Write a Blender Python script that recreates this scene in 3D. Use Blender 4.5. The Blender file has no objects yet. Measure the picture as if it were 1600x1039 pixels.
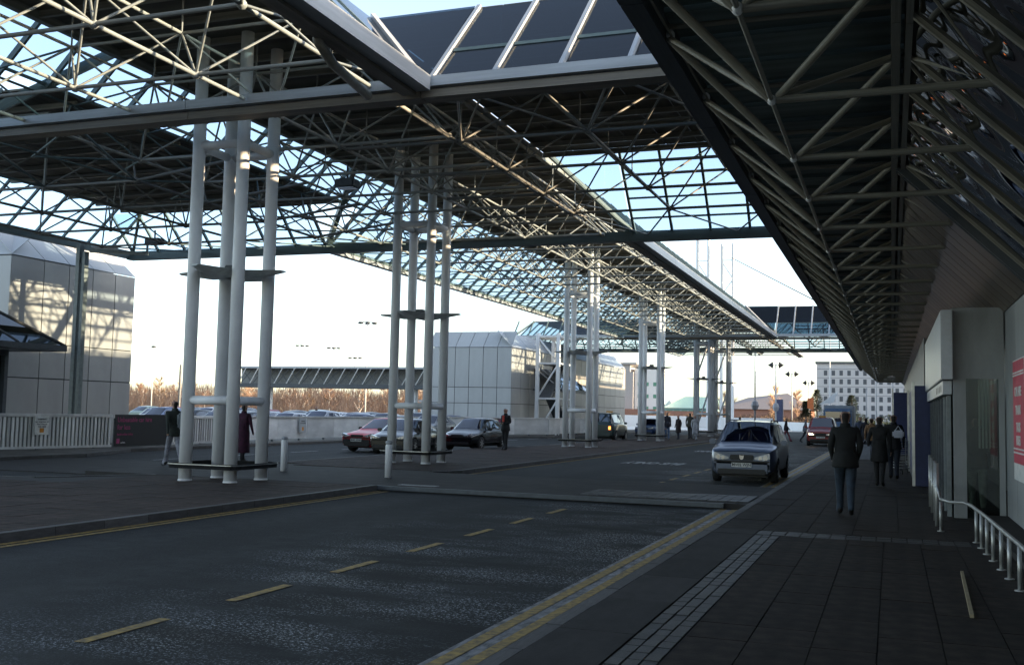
import bpy, bmesh, math, random
from math import radians, sin, cos, pi, sqrt
from mathutils import Vector, Matrix, Quaternion
random.seed(7)
S = bpy.context.scene
COL = S.collection
# ------------------------------------------------------------------ camera
CAMP = Vector((0, 0, 1.77))
def cam_axes(yaw, pitch, roll):
    f = Vector((-sin(yaw)*cos(pitch), cos(yaw)*cos(pitch), sin(pitch)))
    r = Vector((cos(yaw), sin(yaw), 0)); u = r.cross(f)
    return r*cos(roll)+u*sin(roll), -r*sin(roll)+u*cos(roll), f
CR, CU, CF = cam_axes(radians(20.1), radians(4.33), radians(1.2))
cd = bpy.data.cameras.new('camera'); cam = bpy.data.objects.new('camera', cd); COL.objects.link(cam)
cam.matrix_world = Matrix(((CR.x, CU.x, -CF.x, CAMP.x), (CR.y, CU.y, -CF.y, CAMP.y), (CR.z, CU.z, -CF.z, CAMP.z), (0, 0, 0, 1)))
cd.sensor_width = 36; cd.lens = 1623/1600*36; cd.clip_end = 3000; cd.clip_start = .05
S.camera = cam
def proj(P):
    d = Vector(P)-CAMP; z = d.dot(CF)
    if z < .1: return None
    return 800+1623*d.dot(CR)/z, 519.5-1623*d.dot(CU)/z
# ------------------------------------------------------------------ light
SUN_AZ = radians(83)      # clockwise from +Y towards +X
SUN_EL = radians(10.5)
w = bpy.data.worlds.new('World'); S.world = w; w.use_nodes = True
nt = w.node_tree; nt.nodes.clear()
sky = nt.nodes.new('ShaderNodeTexSky'); sky.sky_type = 'NISHITA'; sky.sun_disc = False
sky.sun_elevation = SUN_EL; sky.sun_rotation = SUN_AZ; sky.air_density = .85; sky.dust_density = .9; sky.ozone_density = 1.2
bg = nt.nodes.new('ShaderNodeBackground'); bg.inputs[1].default_value = .15
wo = nt.nodes.new('ShaderNodeOutputWorld')
hs = nt.nodes.new('ShaderNodeHueSaturation'); hs.inputs['Saturation'].default_value = .74; hs.inputs['Value'].default_value = 1.12
nt.links.new(sky.outputs[0], hs.inputs['Color']); nt.links.new(hs.outputs[0], bg.inputs[0]); nt.links.new(bg.outputs[0], wo.inputs[0])
sl = bpy.data.lights.new('sun', 'SUN'); sl.energy = 4.8; sl.angle = radians(.5); sl.color = (1, .76, .48)
sun = bpy.data.objects.new('sun', sl); COL.objects.link(sun)
SD = Vector((sin(SUN_AZ)*cos(SUN_EL), cos(SUN_AZ)*cos(SUN_EL), sin(SUN_EL)))
sun.rotation_euler = SD.to_track_quat('Z', 'Y').to_euler(); sun.location = (40, 0, 60)
S.view_settings.view_transform = 'Standard'; S.view_settings.look = 'None'
S.view_settings.exposure = 1.78; S.view_settings.gamma = 1; S.view_settings.use_curve_mapping = False
S.render.engine = 'CYCLES'
S.cycles.transparent_max_bounces = 24; S.cycles.max_bounces = 7; S.cycles.diffuse_bounces = 4; S.cycles.glossy_bounces = 3

# ------------------------------------------------------------------ materials
MATS = {}
def mat(name, col, rough=.6, metal=0, var=.12, scale=6, bump=0, bscale=40, coat=0, emit=0, col2=None, stretch=None, spec=.5):
    if name in MATS: return MATS[name]
    m = bpy.data.materials.new(name); m.use_nodes = True; n = m.node_tree; b = n.nodes['Principled BSDF']
    b.inputs['Roughness'].default_value = rough; b.inputs['Metallic'].default_value = metal
    b.inputs['Coat Weight'].default_value = coat; b.inputs['Coat Roughness'].default_value = .06
    b.inputs['Specular IOR Level'].default_value = spec
    tc = n.nodes.new('ShaderNodeTexCoord'); mp = n.nodes.new('ShaderNodeMapping'); n.links.new(tc.outputs['Object'], mp.inputs[0])
    if stretch: mp.inputs['Scale'].default_value = stretch
    no = n.nodes.new('ShaderNodeTexNoise'); no.inputs['Scale'].default_value = scale; no.inputs['Detail'].default_value = 6; no.inputs['Roughness'].default_value = .65
    n.links.new(mp.outputs[0], no.inputs[0])
    mr = n.nodes.new('ShaderNodeMapRange'); mr.inputs[1].default_value = .35; mr.inputs[2].default_value = .68
    n.links.new(no.outputs[0], mr.inputs[0])
    mx = n.nodes.new('ShaderNodeMix'); mx.data_type = 'RGBA'
    c = Vector(col); c2 = Vector(col2) if col2 else c*(1-var*2)
    mx.inputs[6].default_value = (*c2, 1); mx.inputs[7].default_value = (*(c*(1+var*.5) if not col2 else c), 1)
    n.links.new(mr.outputs[0], mx.inputs[0]); n.links.new(mx.outputs[2], b.inputs['Base Color'])
    if name in ('slab_mat', 'island_mat', 'slab_grey', 'sett_mat', 'kerb_mat', 'clad', 'clad_warm', 'bronze', 'barrier_white', 'deck_teal'):
        oi = n.nodes.new('ShaderNodeObjectInfo'); vr = n.nodes.new('ShaderNodeMapRange'); vr.inputs[3].default_value = .93 if 'clad' in name else .72; vr.inputs[4].default_value = 1.04 if 'clad' in name else 1.18
        n.links.new(oi.outputs['Random'], vr.inputs[0]); hv = n.nodes.new('ShaderNodeHueSaturation'); n.links.new(vr.outputs[0], hv.inputs['Value']); n.links.new(mx.outputs[2], hv.inputs['Color']); n.links.new(hv.outputs[0], b.inputs['Base Color'])
    if bump:
        n2 = n.nodes.new('ShaderNodeTexNoise'); n2.inputs['Scale'].default_value = bscale; n2.inputs['Detail'].default_value = 4
        n.links.new(mp.outputs[0], n2.inputs[0])
        bp = n.nodes.new('ShaderNodeBump'); bp.inputs['Strength'].default_value = bump; bp.inputs['Distance'].default_value = .01
        n.links.new(n2.outputs[0], bp.inputs['Height']); n.links.new(bp.outputs[0], b.inputs['Normal'])
    if emit:
        b.inputs['Emission Color'].default_value = (*col, 1); b.inputs['Emission Strength'].default_value = emit
    MATS[name] = m; return m
def glassmat(name, tint, refl=.0, rough=.02, wav=0):
    m = bpy.data.materials.new(name); m.use_nodes = True; n = m.node_tree; n.nodes.clear()
    o = n.nodes.new('ShaderNodeOutputMaterial'); t = n.nodes.new('ShaderNodeBsdfTransparent'); g = n.nodes.new('ShaderNodeBsdfGlossy')
    t.inputs[0].default_value = (*tint, 1); g.inputs['Roughness'].default_value = rough; g.inputs[0].default_value = (.9, .92, .95, 1)
    lw0 = n.nodes.new('ShaderNodeLayerWeight'); lw0.inputs[0].default_value = .5
    pw = n.nodes.new('ShaderNodeMath'); pw.operation = 'POWER'; pw.inputs[1].default_value = 5; n.links.new(lw0.outputs['Facing'], pw.inputs[0])
    lw = n.nodes.new('ShaderNodeMath'); lw.operation = 'MULTIPLY_ADD'; lw.inputs[1].default_value = .8; lw.inputs[2].default_value = .04; n.links.new(pw.outputs[0], lw.inputs[0])
    ad = n.nodes.new('ShaderNodeMath'); ad.operation = 'ADD'; ad.inputs[1].default_value = refl; ad.use_clamp = True
    mx = n.nodes.new('ShaderNodeMixShader')
    if wav:
        tc = n.nodes.new('ShaderNodeTexCoord'); no = n.nodes.new('ShaderNodeTexNoise'); no.inputs['Scale'].default_value = 1.1; no.inputs['Detail'].default_value = 1
        n.links.new(tc.outputs['Object'], no.inputs[0]); bp = n.nodes.new('ShaderNodeBump'); bp.inputs['Strength'].default_value = wav; bp.inputs['Distance'].default_value = .2
        n.links.new(no.outputs[0], bp.inputs['Height']); n.links.new(bp.outputs[0], g.inputs['Normal'])
    n.links.new(lw.outputs[0], ad.inputs[0]); n.links.new(ad.outputs[0], mx.inputs[0]); n.links.new(t.outputs[0], mx.inputs[1]); n.links.new(g.outputs[0], mx.inputs[2])
    n.links.new(mx.outputs[0], o.inputs[0]); MATS[name] = m; return m

white_steel = mat('white_steel', (.82, .82, .82), .45, var=.07, scale=2.5, stretch=(1, 1, .4), bump=.05)
truss_paint = mat('truss_paint', (.29, .285, .265), .5, var=.2, scale=3)
spine_lit_paint = mat('spine_lit_paint', (.42, .41, .375), .5, var=.22, scale=3)  # truss paint lightened to give the spine a sunlit glow by colour
terminal_paint = mat('terminal_paint', (.27, .255, .21), .45, var=.2, scale=3)
teal_frame = mat('teal_frame', (.12, .17, .17), .45, var=.15)
fascia = mat('fascia', (.42, .44, .46), .4, var=.15, scale=1.5)
fascia_brown = mat('fascia_brown', (.20, .17, .13), .5, var=.2, scale=2)
dark_edge = mat('dark_edge', (.07, .08, .09), .5, var=.15)
deck_mat = mat('deck_mat', (.13, .12, .095), .7, var=.25, scale=2)
deck_teal = mat('deck_teal', (.13, .17, .16), .5, var=.2, scale=2)
bronze = mat('bronze', (.24, .19, .15), .33, metal=.75, var=.18, scale=1.2, bump=.12, bscale=2.2)
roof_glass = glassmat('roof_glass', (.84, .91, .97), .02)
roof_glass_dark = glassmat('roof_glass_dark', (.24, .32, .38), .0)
mirror_glass = glassmat('mirror_glass', (.03, .04, .04), .10, wav=.55)
door_glass = glassmat('door_glass', (.6, .66, .63), .04)
car_glass = glassmat('car_glass', (.14, .16, .26), .12)
clad = mat('clad', (.42, .43, .43), .38, var=.06, scale=.8, bump=.06, bscale=1.5)
clad_warm = mat('clad_warm', (.37, .36, .34), .45, var=.08, scale=.8)
joint_dark = mat('joint_dark', (.03, .03, .03), .8)
wall_grey = mat('wall_grey', (.27, .28, .28), .5, var=.16, scale=1.1, stretch=(1, 1, .35), bump=.08, bscale=3)
sign_white = mat('sign_white', (.46, .48, .5), .35, var=.05)
alu = mat('alu', (.55, .56, .56), .3, metal=.8, var=.1)
rail_steel = mat('rail_steel', (.42, .42, .40), .4, metal=.6, var=.1)
barrier_white = mat('barrier_white', (.74, .74, .73), .6, var=.15, scale=1.5)
black = mat('black', (.015, .015, .016), .5)
rubber = mat('rubber', (.02, .02, .02), .8)
dark_paint = mat('dark_paint', (.02, .02, .022), .35)
yellow_line = mat('yellow_line', (.44, .29, .07), .75, var=.1, scale=13, col2=(.13, .10, .055), bump=.3, bscale=90)
white_line = mat('white_line', (.5, .5, .49), .7, scale=8, col2=(.16, .16, .16), bump=.3, bscale=90)
kerb_mat = mat('kerb_mat', (.095, .09, .087), .7, var=.2, scale=4, bump=.3)
slab_mat = mat('slab_mat', (.036, .027, .021), .8, spec=.2, var=.33, scale=2.6, bump=.25, bscale=30)
slab_grey = mat('slab_grey', (.046, .043, .040), .8, spec=.2, var=.18, scale=2, bump=.25, bscale=30)
sett_mat = mat('sett_mat', (.048, .047, .046), .55, var=.25, scale=7, bump=.4, bscale=20)
island_mat = mat('island_mat', (.062, .042, .033), .85, spec=.2, var=.3, scale=2.4, bump=.25, bscale=30)
joint_mat = mat('joint_mat', (.016, .015, .014), .9)
blue_panel = mat('blue_panel', (.016, .026, .10), .5)
red_sign = mat('red_sign', (.55, .04, .08), .5)
banner_black = mat('banner_black', (.012, .014, .016), .4)
pink_print = mat('pink_print', (.42, .05, .17), .5)
orange_print = mat('orange_print', (.75, .30, .03), .5)
hotel_wall = mat('hotel_wall', (.46, .46, .48), .8, var=.05)
hotel_glass = mat('hotel_glass', (.06, .07, .09), .3)
white_wall = mat('white_wall', (.70, .70, .69), .7, var=.04)
brick_red = mat('brick_red', (.34, .17, .12), .85, var=.15)
green_glass = mat('green_glass', (.10, .28, .20), .3)
teal_roof = mat('teal_roof', (.22, .38, .38), .5)
bark = mat('bark', (.22, .15, .11), .9)
birch_bark = mat('birch_bark', (.62, .56, .5), .9, var=.3, scale=3)
twig_red = mat('twig_red', (.52, .33, .22), .9, var=.3, scale=.4)
twig_brown = mat('twig_brown', (.46, .32, .2), .9, var=.3, scale=.4)
needle = mat('needle', (.045, .07, .03), .9, var=.4, scale=.8)
shrub_brown = mat('shrub_brown', (.26, .17, .10), .9, var=.4, scale=1)
grass_mat = mat('grass_mat', (.07, .09, .04), .9, var=.3, scale=.5)
skin = mat('skin', (.38, .22, .16), .6)
hairm = mat('hairm', (.02, .015, .012), .7)
lamp_glow = mat('lamp_glow', (1, .62, .25), .4, emit=14)
tail_red = mat('tail_red', (.5, .02, .01), .25)
tail_glow = mat('tail_glow', (1, .22, .04), .4, emit=1.6)
lens = mat('lens', (.75, .78, .82), .12, metal=.5)
chrome = mat('chrome', (.7, .7, .72), .15, metal=1)
plate_white = mat('plate_white', (.75, .75, .72), .4)

# wet, worn asphalt
def asphalt():
    m = bpy.data.materials.new('asphalt'); m.use_nodes = True; n = m.node_tree; b = n.nodes['Principled BSDF']; b.inputs['Specular IOR Level'].default_value = .28
    tc = n.nodes.new('ShaderNodeTexCoord')
    def noise(sc, det, sx=1, sy=1, r=.6):
        mp = n.nodes.new('ShaderNodeMapping'); mp.inputs['Scale'].default_value = (sx, sy, 1); n.links.new(tc.outputs['Object'], mp.inputs[0])
        q = n.nodes.new('ShaderNodeTexNoise'); q.inputs['Scale'].default_value = sc; q.inputs['Detail'].default_value = det; q.inputs['Roughness'].default_value = r
        n.links.new(mp.outputs[0], q.inputs[0]); return q.outputs[0]
    def rng(s, a, c, lo=0, hi=1):
        q = n.nodes.new('ShaderNodeMapRange'); q.inputs[1].default_value = a; q.inputs[2].default_value = c; q.inputs[3].default_value = lo; q.inputs[4].default_value = hi
        n.links.new(s, q.inputs[0]); return q.outputs[0]
    def mth(op, a, c):
        q = n.nodes.new('ShaderNodeMath'); q.operation = op
        for i, v in enumerate((a, c)):
            if isinstance(v, (int, float)): q.inputs[i].default_value = v
            else: n.links.new(v, q.inputs[i])
        return q.outputs[0]
    wv = n.nodes.new('ShaderNodeTexWave'); wv.wave_type = 'BANDS'; wv.bands_direction = 'X'; wv.inputs['Scale'].default_value = .19; wv.inputs['Distortion'].default_value = .8; wv.inputs['Detail'].default_value = 2; wv.inputs['Detail Scale'].default_value = .4
    n.links.new(tc.outputs['Object'], wv.inputs[0]); track = wv.outputs['Fac']
    grit = noise(38, 3, r=.8); patch = noise(.42, 4, 1.0, 2.2, .6); big = noise(.12, 2)
    # the worn wheel tracks of the kerb-side lane are coarser and shinier than the far lane
    sep = n.nodes.new('ShaderNodeSeparateXYZ'); n.links.new(tc.outputs['Object'], sep.inputs[0])
    lane = rng(mth('ADD', sep.outputs[0], rng(noise(.3, 3), .3, .7, -1.2, 1.2)), -7.3, -5.9)
    wet = mth('MULTIPLY', rng(patch, .42, .56), lane)
    damp = rng(noise(.8, 3, .35, 1.5), .52, .60)
    grit_sparkle = rng(grit, .55, .61)
    c1 = n.nodes.new('ShaderNodeMix'); c1.data_type = 'RGBA'; c1.inputs[6].default_value = (.009, .0105, .010, 1); c1.inputs[7].default_value = (.028, .030, .029, 1); n.links.new(mth('MULTIPLY', mth('ADD', rng(big, .3, .7), rng(noise(3.5, 5), .35, .7)), mth('ADD', mth('MULTIPLY', track, .5), .3)), c1.inputs[0])
    c2 = n.nodes.new('ShaderNodeMix'); c2.data_type = 'RGBA'; n.links.new(c1.outputs[2], c2.inputs[6]); c2.inputs[7].default_value = (.27, .30, .34, 1)  # bluish reflected sparkle of the wet grit, painted into the base colour
    n.links.new(mth('MULTIPLY', grit_sparkle, mth('ADD', mth('MULTIPLY', wet, .85), .06)), c2.inputs[0])
    c3 = n.nodes.new('ShaderNodeMix'); c3.data_type = 'RGBA'; n.links.new(c2.outputs[2], c3.inputs[6]); c3.inputs[7].default_value = (.010, .011, .011, 1)
    n.links.new(mth('MULTIPLY', damp, mth('MULTIPLY', lane, .85)), c3.inputs[0])
    n.links.new(c3.outputs[2], b.inputs['Base Color'])
    n.links.new(mth('SUBTRACT', .85, mth('MULTIPLY', mth('MULTIPLY', wet, grit_sparkle), .55)), b.inputs['Roughness'])
    bp = n.nodes.new('ShaderNodeBump'); bp.inputs['Strength'].default_value = .8; bp.inputs['Distance'].default_value = .012
    n.links.new(grit, bp.inputs['Height']); n.links.new(bp.outputs[0], b.inputs['Normal'])
    return m
asphalt_mat = asphalt()
ground_mat = mat('ground_mat', (.10, .10, .095), .85, var=.2, scale=.3, bump=.3, bscale=10)

# ------------------------------------------------------------------ mesh builder
class MB:
    def __init__(s): s.v = []; s.f = []; s.m = []
    def add(s, vs, fs, mi=0):
        o = len(s.v); s.v += [tuple(v) for v in vs]; s.f += [tuple(i+o for i in f) for f in fs]; s.m += [mi]*len(fs); return s
    def box(s, x0, x1, y0, y1, z0, z1, mi=0):
        return s.add([(x, y, z) for x in (x0, x1) for y in (y0, y1) for z in (z0, z1)],
                     [(0, 1, 3, 2), (4, 6, 7, 5), (0, 4, 5, 1), (2, 3, 7, 6), (0, 2, 6, 4), (1, 5, 7, 3)], mi)
    def rbox(s, x0, x1, y0, y1, z0, z1, b, mi=0):   # box with chamfered edges
        bm = bmesh.new(); bmesh.ops.create_cube(bm, size=1)
        for v in bm.verts: v.co = Vector(((x0+x1)/2+v.co.x*(x1-x0), (y0+y1)/2+v.co.y*(y1-y0), (z0+z1)/2+v.co.z*(z1-z0)))
        bmesh.ops.bevel(bm, geom=bm.edges[:], offset=b, segments=2, affect='EDGES')
        bm.verts.index_update(); s.add([v.co for v in bm.verts], [[v.index for v in f.verts] for f in bm.faces], mi); bm.free(); return s
    def beam(s, p, q, wd, h, mi=0, up=(0, 0, 1)):
        p = Vector(p); q = Vector(q); d = (q-p).normalized(); a = d.cross(Vector(up))
        if a.length < 1e-3: a = d.cross(Vector((1, 0, 0)))
        a.normalize(); b = a.cross(d).normalized()
        vs = [e+a*sx*wd/2+b*sz*h/2 for e in (p, q) for sx, sz in ((-1, -1), (1, -1), (1, 1), (-1, 1))]
        return s.add(vs, [(0, 3, 2, 1), (4, 5, 6, 7), (0, 1, 5, 4), (1, 2, 6, 5), (2, 3, 7, 6), (3, 0, 4, 7)], mi)
    def tube(s, p, q, r, r2=None, n=10, mi=0, caps=True):
        p = Vector(p); q = Vector(q); d = (q-p).normalized(); a = d.orthogonal().normalized(); b = d.cross(a); r2 = r if r2 is None else r2
        vs = [e+(a*cos(2*pi*k/n)+b*sin(2*pi*k/n))*rr for e, rr in ((p, r), (q, r2)) for k in range(n)]
        fs = [(k, (k+1) % n, n+(k+1) % n, n+k) for k in range(n)]
        if caps: fs += [tuple(range(n-1, -1, -1)), tuple(range(n, 2*n))]
        return s.add(vs, fs, mi)
    def path(s, pts, r, n=8, mi=0):
        pts = [Vector(p) for p in pts]; rings = []
        for i, p in enumerate(pts):
            d = ((pts[min(i+1, len(pts)-1)]-pts[max(i-1, 0)])).normalized()
            a = d.cross(Vector((0, 0, 1)))
            if a.length < .05: a = Vector((1, 0, 0)) if i == 0 else pa
            a.normalize(); pa = a; b = a.cross(d); rr = r[i] if isinstance(r, (list, tuple)) else r
            rings.append([p+(a*cos(2*pi*k/n)+b*sin(2*pi*k/n))*rr for k in range(n)])
        vs = [v for R in rings for v in R]; fs = [(i*n+k, i*n+(k+1) % n, (i+1)*n+(k+1) % n, (i+1)*n+k) for i in range(len(rings)-1) for k in range(n)]
        fs += [tuple(range(n-1, -1, -1)), tuple(range((len(rings)-1)*n, len(rings)*n))]
        return s.add(vs, fs, mi)
    def ball(s, c, r, mi=0, sc=(1, 1, 1), seg=8, ring=6):
        vs = []; fs = []
        for i in range(ring+1):
            t = pi*i/ring
            for k in range(seg): vs.append((c[0]+r*sc[0]*sin(t)*cos(2*pi*k/seg), c[1]+r*sc[1]*sin(t)*sin(2*pi*k/seg), c[2]+r*sc[2]*cos(t)))
        for i in range(ring):
            for k in range(seg): fs.append((i*seg+k, (i+1)*seg+k, (i+1)*seg+(k+1) % seg, i*seg+(k+1) % seg))
        return s.add(vs, fs, mi)
    def lathe(s, prof, c=(0, 0, 0), n=16, mi=0, axis='z'):
        vs = []
        for r, z in prof:
            for k in range(n):
                a, b = r*cos(2*pi*k/n), r*sin(2*pi*k/n)
                v = (a, b, z) if axis == 'z' else ((z, a, b) if axis == 'x' else (b, z, a))
                vs.append((v[0]+c[0], v[1]+c[1], v[2]+c[2]))
        m = len(prof); fs = [(i*n+k, i*n+(k+1) % n, (i+1)*n+(k+1) % n, (i+1)*n+k) for i in range(m-1) for k in range(n)]
        fs += [tuple(range(n-1, -1, -1)), tuple(range((m-1)*n, m*n))]
        return s.add(vs, fs, mi)
    def poly(s, pts, t, mi=0):     # flat polygon given thickness t downwards along its normal
        pts = [Vector(p) for p in pts]; nrm = (pts[1]-pts[0]).cross(pts[2]-pts[0]).normalized(); n = len(pts)
        vs = pts+[p-nrm*t for p in pts]
        return s.add(vs, [tuple(range(n)), tuple(range(2*n-1, n-1, -1))]+[(i, n+i, n+(i+1) % n, (i+1) % n) for i in range(n)], mi)
    def mesh(s, name, mats, smooth=False):
        me = bpy.data.meshes.new(name); me.from_pydata(s.v, [], s.f)
        for m in (mats if isinstance(mats, (list, tuple)) else [mats]): me.materials.append(m)
        if any(s.m): me.polygons.foreach_set('material_index', s.m)
        if smooth: me.polygons.foreach_set('use_smooth', [True]*len(me.polygons))
        me.update(); return me
def link(name, data, parent=None, M=None):
    o = bpy.data.objects.new(name, data); COL.objects.link(o)
    if parent is not None:
        o.parent = parent
        base = parent.get('_o') or (0, 0, 0)
    if M is not None: o.matrix_basis = M
    return o
def P(name, mb, mats, parent, smooth=False):
    """part in its parent's local space"""
    return link(name, mb.mesh(name, mats, smooth), parent)
def tag(o, label=None, cat=None, group=None, kind=None):
    if label: o['label'] = label
    if cat: o['category'] = cat
    if group: o['group'] = group
    if kind: o['kind'] = kind
    return o
def root(name, label, cat, loc=(0, 0, 0), rz=0, group=None):
    o = bpy.data.objects.new(name, None); COL.objects.link(o); o.location = loc; o.rotation_euler = (0, 0, rz); o.empty_display_size = .3
    return tag(o, label, cat, group)
def struct(name, mb, m, smooth=False):
    o = link(name, mb.mesh(name, m, smooth)); o['kind'] = 'structure'; return o
def copy_tree(o, parent=None):
    c = o.copy(); COL.objects.link(c)
    if parent is not None: c.parent = parent
    for ch in list(o.children): copy_tree(ch, c)
    return c
SHARP = 35
def tube_mesh(m, n=8):
    k = ('tube', m.name, n)
    if k not in MATS:
        MATS[k] = MB().tube((0, 0, 0), (0, 0, 1), 1, n=n, caps=False).mesh('member', m, True)
    return MATS[k]
def box_mesh(m):
    k = ('box', m.name)
    if k not in MATS: MATS[k] = MB().box(-.5, .5, -.5, .5, -.5, .5).mesh('block', m)
    return MATS[k]
def ball_mesh(m):
    k = ('ball', m.name)
    if k not in MATS: MATS[k] = MB().ball((0, 0, 0), 1, seg=8, ring=5).mesh('node', m, True)
    return MATS[k]
class Pieces:
    """alike pieces of one thing: the largest in view become parts, the remainder one joined part"""
    LIM = 290
    def __init__(s, name, parent): s.n = name; s.p = parent; s.l = []
    def put(s, me, M, size=None):
        c = M.translation; c = M @ Vector((0, 0, .5)) if me.name.startswith('member') else c
        d = c-CAMP; z = max(d.dot(CF), .3); q = proj(c)
        vis = 1 if (q and -150 < q[0] < 1750 and -150 < q[1] < 1180) else .01
        L = size or max(M.col[i].to_3d().length for i in range(3)); s.l.append((L/max(z, 1)*vis, len(s.l), me, M))
    def tube(s, p, q, r, m, n=8):
        p = Vector(p); q = Vector(q); d = q-p
        s.put(tube_mesh(m, n), Matrix.Translation(p) @ d.to_track_quat('Z', 'Y').to_matrix().to_4x4() @ Matrix.Diagonal((r, r, d.length, 1)))
    def beam(s, p, q, wd, h, m):
        p = Vector(p); q = Vector(q); d = q-p; x = d.normalized(); y = Vector((0, 0, 1)).cross(x)
        if y.length < 1e-3: y = Vector((0, 1, 0))
        y.normalize(); z = x.cross(y); c = (p+q)/2
        s.put(box_mesh(m), Matrix(((x.x*d.length, y.x*wd, z.x*h, c.x), (x.y*d.length, y.y*wd, z.y*h, c.y), (x.z*d.length, y.z*wd, z.z*h, c.z), (0, 0, 0, 1))))
    def box(s, x0, x1, y0, y1, z0, z1, m):
        s.put(box_mesh(m), Matrix.Translation(((x0+x1)/2, (y0+y1)/2, (z0+z1)/2)) @ Matrix.Diagonal((x1-x0, y1-y0, z1-z0, 1)))
    def pane(s, a, b, c, t, m):      # parallelogram a, a+b, a+c with thickness t
        a, b, c = Vector(a), Vector(b), Vector(c); n = b.cross(c).normalized()*t; ce = a+b/2+c/2
        s.put(box_mesh(m), Matrix(((b.x, c.x, n.x, ce.x), (b.y, c.y, n.y, ce.y), (b.z, c.z, n.z, ce.z), (0, 0, 0, 1))))
    def done(s, stuff_name=None):
        s.l.sort(key=lambda t: -t[0]); inv = s.p.matrix_basis.inverted() if s.p else Matrix()
        for _, _, me, M in s.l[:s.LIM]:
            link(s.n, me, s.p, inv @ M)
        rest = s.l[s.LIM:]
        if rest:
            mb = MB(); mats = []
            for _, _, me, M in rest:
                m = me.materials[0]
                if m not in mats: mats.append(m)
                W = inv @ M; vs = [W @ v.co for v in me.vertices]
                mb.add(vs, [tuple(p.vertices) for p in me.polygons], mats.index(m))
            o = P(s.n+'_remainder', mb, mats, s.p); o['kind'] = 'stuff'
            o.name = stuff_name or s.n+'_rows'
def text_mesh(txt, size, m, name='lettering', bold=.0, align='CENTER', ext=.002):
    cu = bpy.data.curves.new(name, 'FONT'); cu.body = txt; cu.size = size; cu.align_x = align; cu.align_y = 'CENTER'; cu.extrude = ext; cu.offset = bold; cu.resolution_u = 2
    t = bpy.data.objects.new('t', cu); COL.objects.link(t); dg = bpy.context.evaluated_depsgraph_get()
    me = bpy.data.meshes.new_from_object(t.evaluated_get(dg)); me.name = name; me.materials.clear(); me.materials.append(m)
    bpy.data.objects.remove(t); bpy.data.curves.remove(cu); return me
def frameM(o, x, y):   # matrix whose local x,y axes lie along x,y
    x = Vector(x).normalized(); y = Vector(y).normalized(); z = x.cross(y)
    return Matrix(((x.x, y.x, z.x, o[0]), (x.y, y.y, z.y, o[1]), (x.z, y.z, z.z, o[2]), (0, 0, 0, 1)))
def ink(parent, txt, size, m, o, x, y, bold=0, align='CENTER', sy=1):
    ob = link('lettering', text_mesh(txt, size, m, bold=bold, align=align), parent, frameM(o, x, y) @ Matrix.Diagonal((1, sy, 1, 1)))
    return ob

# ================================================================== GROUND
KR = -2.56      # right kerb
struct('ground', MB().add([(-1500, -300, 0), (1500, -300, 0), (1500, 2500, 0), (-1500, 2500, 0)], [(0, 1, 2, 3)]), ground_mat)
road = struct('road', MB().add([(-27.2, -12, .005), (KR+.05, -12, .005), (KR+.05, 400, .005), (-27.2, 400, .005)], [(0, 1, 2, 3)]), asphalt_mat)
# pavement by the terminal ------------------------------------------------
pav = struct('pavement', MB().box(KR+.14, 2.7, -10, 130, -.2, .108), joint_mat)
kp = Pieces('kerb_stone', pav)
y = 1.5
while y < 128:
    h = .12
    kp.box(KR, KR+.135, y, y+.9, -.1, h+random.uniform(-.003, .003), kerb_mat); y += .915
kp.done('kerb_run')
sp = Pieces('paving_slab', pav)
j = .008
def slabs(x0, x1, y0, y1, sx, sy, m, P_=sp):
    nx = max(1, round((x1-x0)/sx)); ny = max(1, round((y1-y0)/sy)); sx = (x1-x0)/nx; sy = (y1-y0)/ny
    for a in range(nx):
        for b in range(ny):
            P_.box(x0+a*sx+j/2, x0+(a+1)*sx-j/2, y0+b*sy+j/2, y0+(b+1)*sy-j/2, .02, .12+random.uniform(-.003, .002), m)
slabs(KR+.14, -1.82, 2, 15.05, 1.1, 1.5, slab_grey)
slabs(-1.46, 2.6, 2, 15.05, .45, .6, slab_mat)
slabs(KR+.14, -1.82, 15.05, 15.66, 1.1, .6, slab_grey)
slabs(KR+.14, 2.6, 15.66, 30, .62, .75, slab_mat)
slabs(KR+.14, 2.6, 30, 60, .62, 1.2, slab_mat)
slabs(KR+.14, 2.6, 60, 125, 1.4, 2.2, slab_mat)
sp.done('paving_rows')
st = Pieces('sett', pav)
def setts(x0, x1, y0, y1, sx, sy, Pz=st, z=.12, m=sett_mat):
    nx = round((x1-x0)/sx); ny = round((y1-y0)/sy)
    for a in range(nx):
        for b in range(ny):
            Pz.box(x0+a*sx+.008, x0+(a+1)*sx-.008, y0+b*sy+.006, y0+(b+1)*sy-.006, z-.06, z+random.uniform(-.004, .003), m)
setts(-1.81, -1.47, 2.2, 15.05, .113, .21)
setts(-1.81, 1.0, 15.08, 15.62, .2, .108)
st.done('sett_courses')
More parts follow.
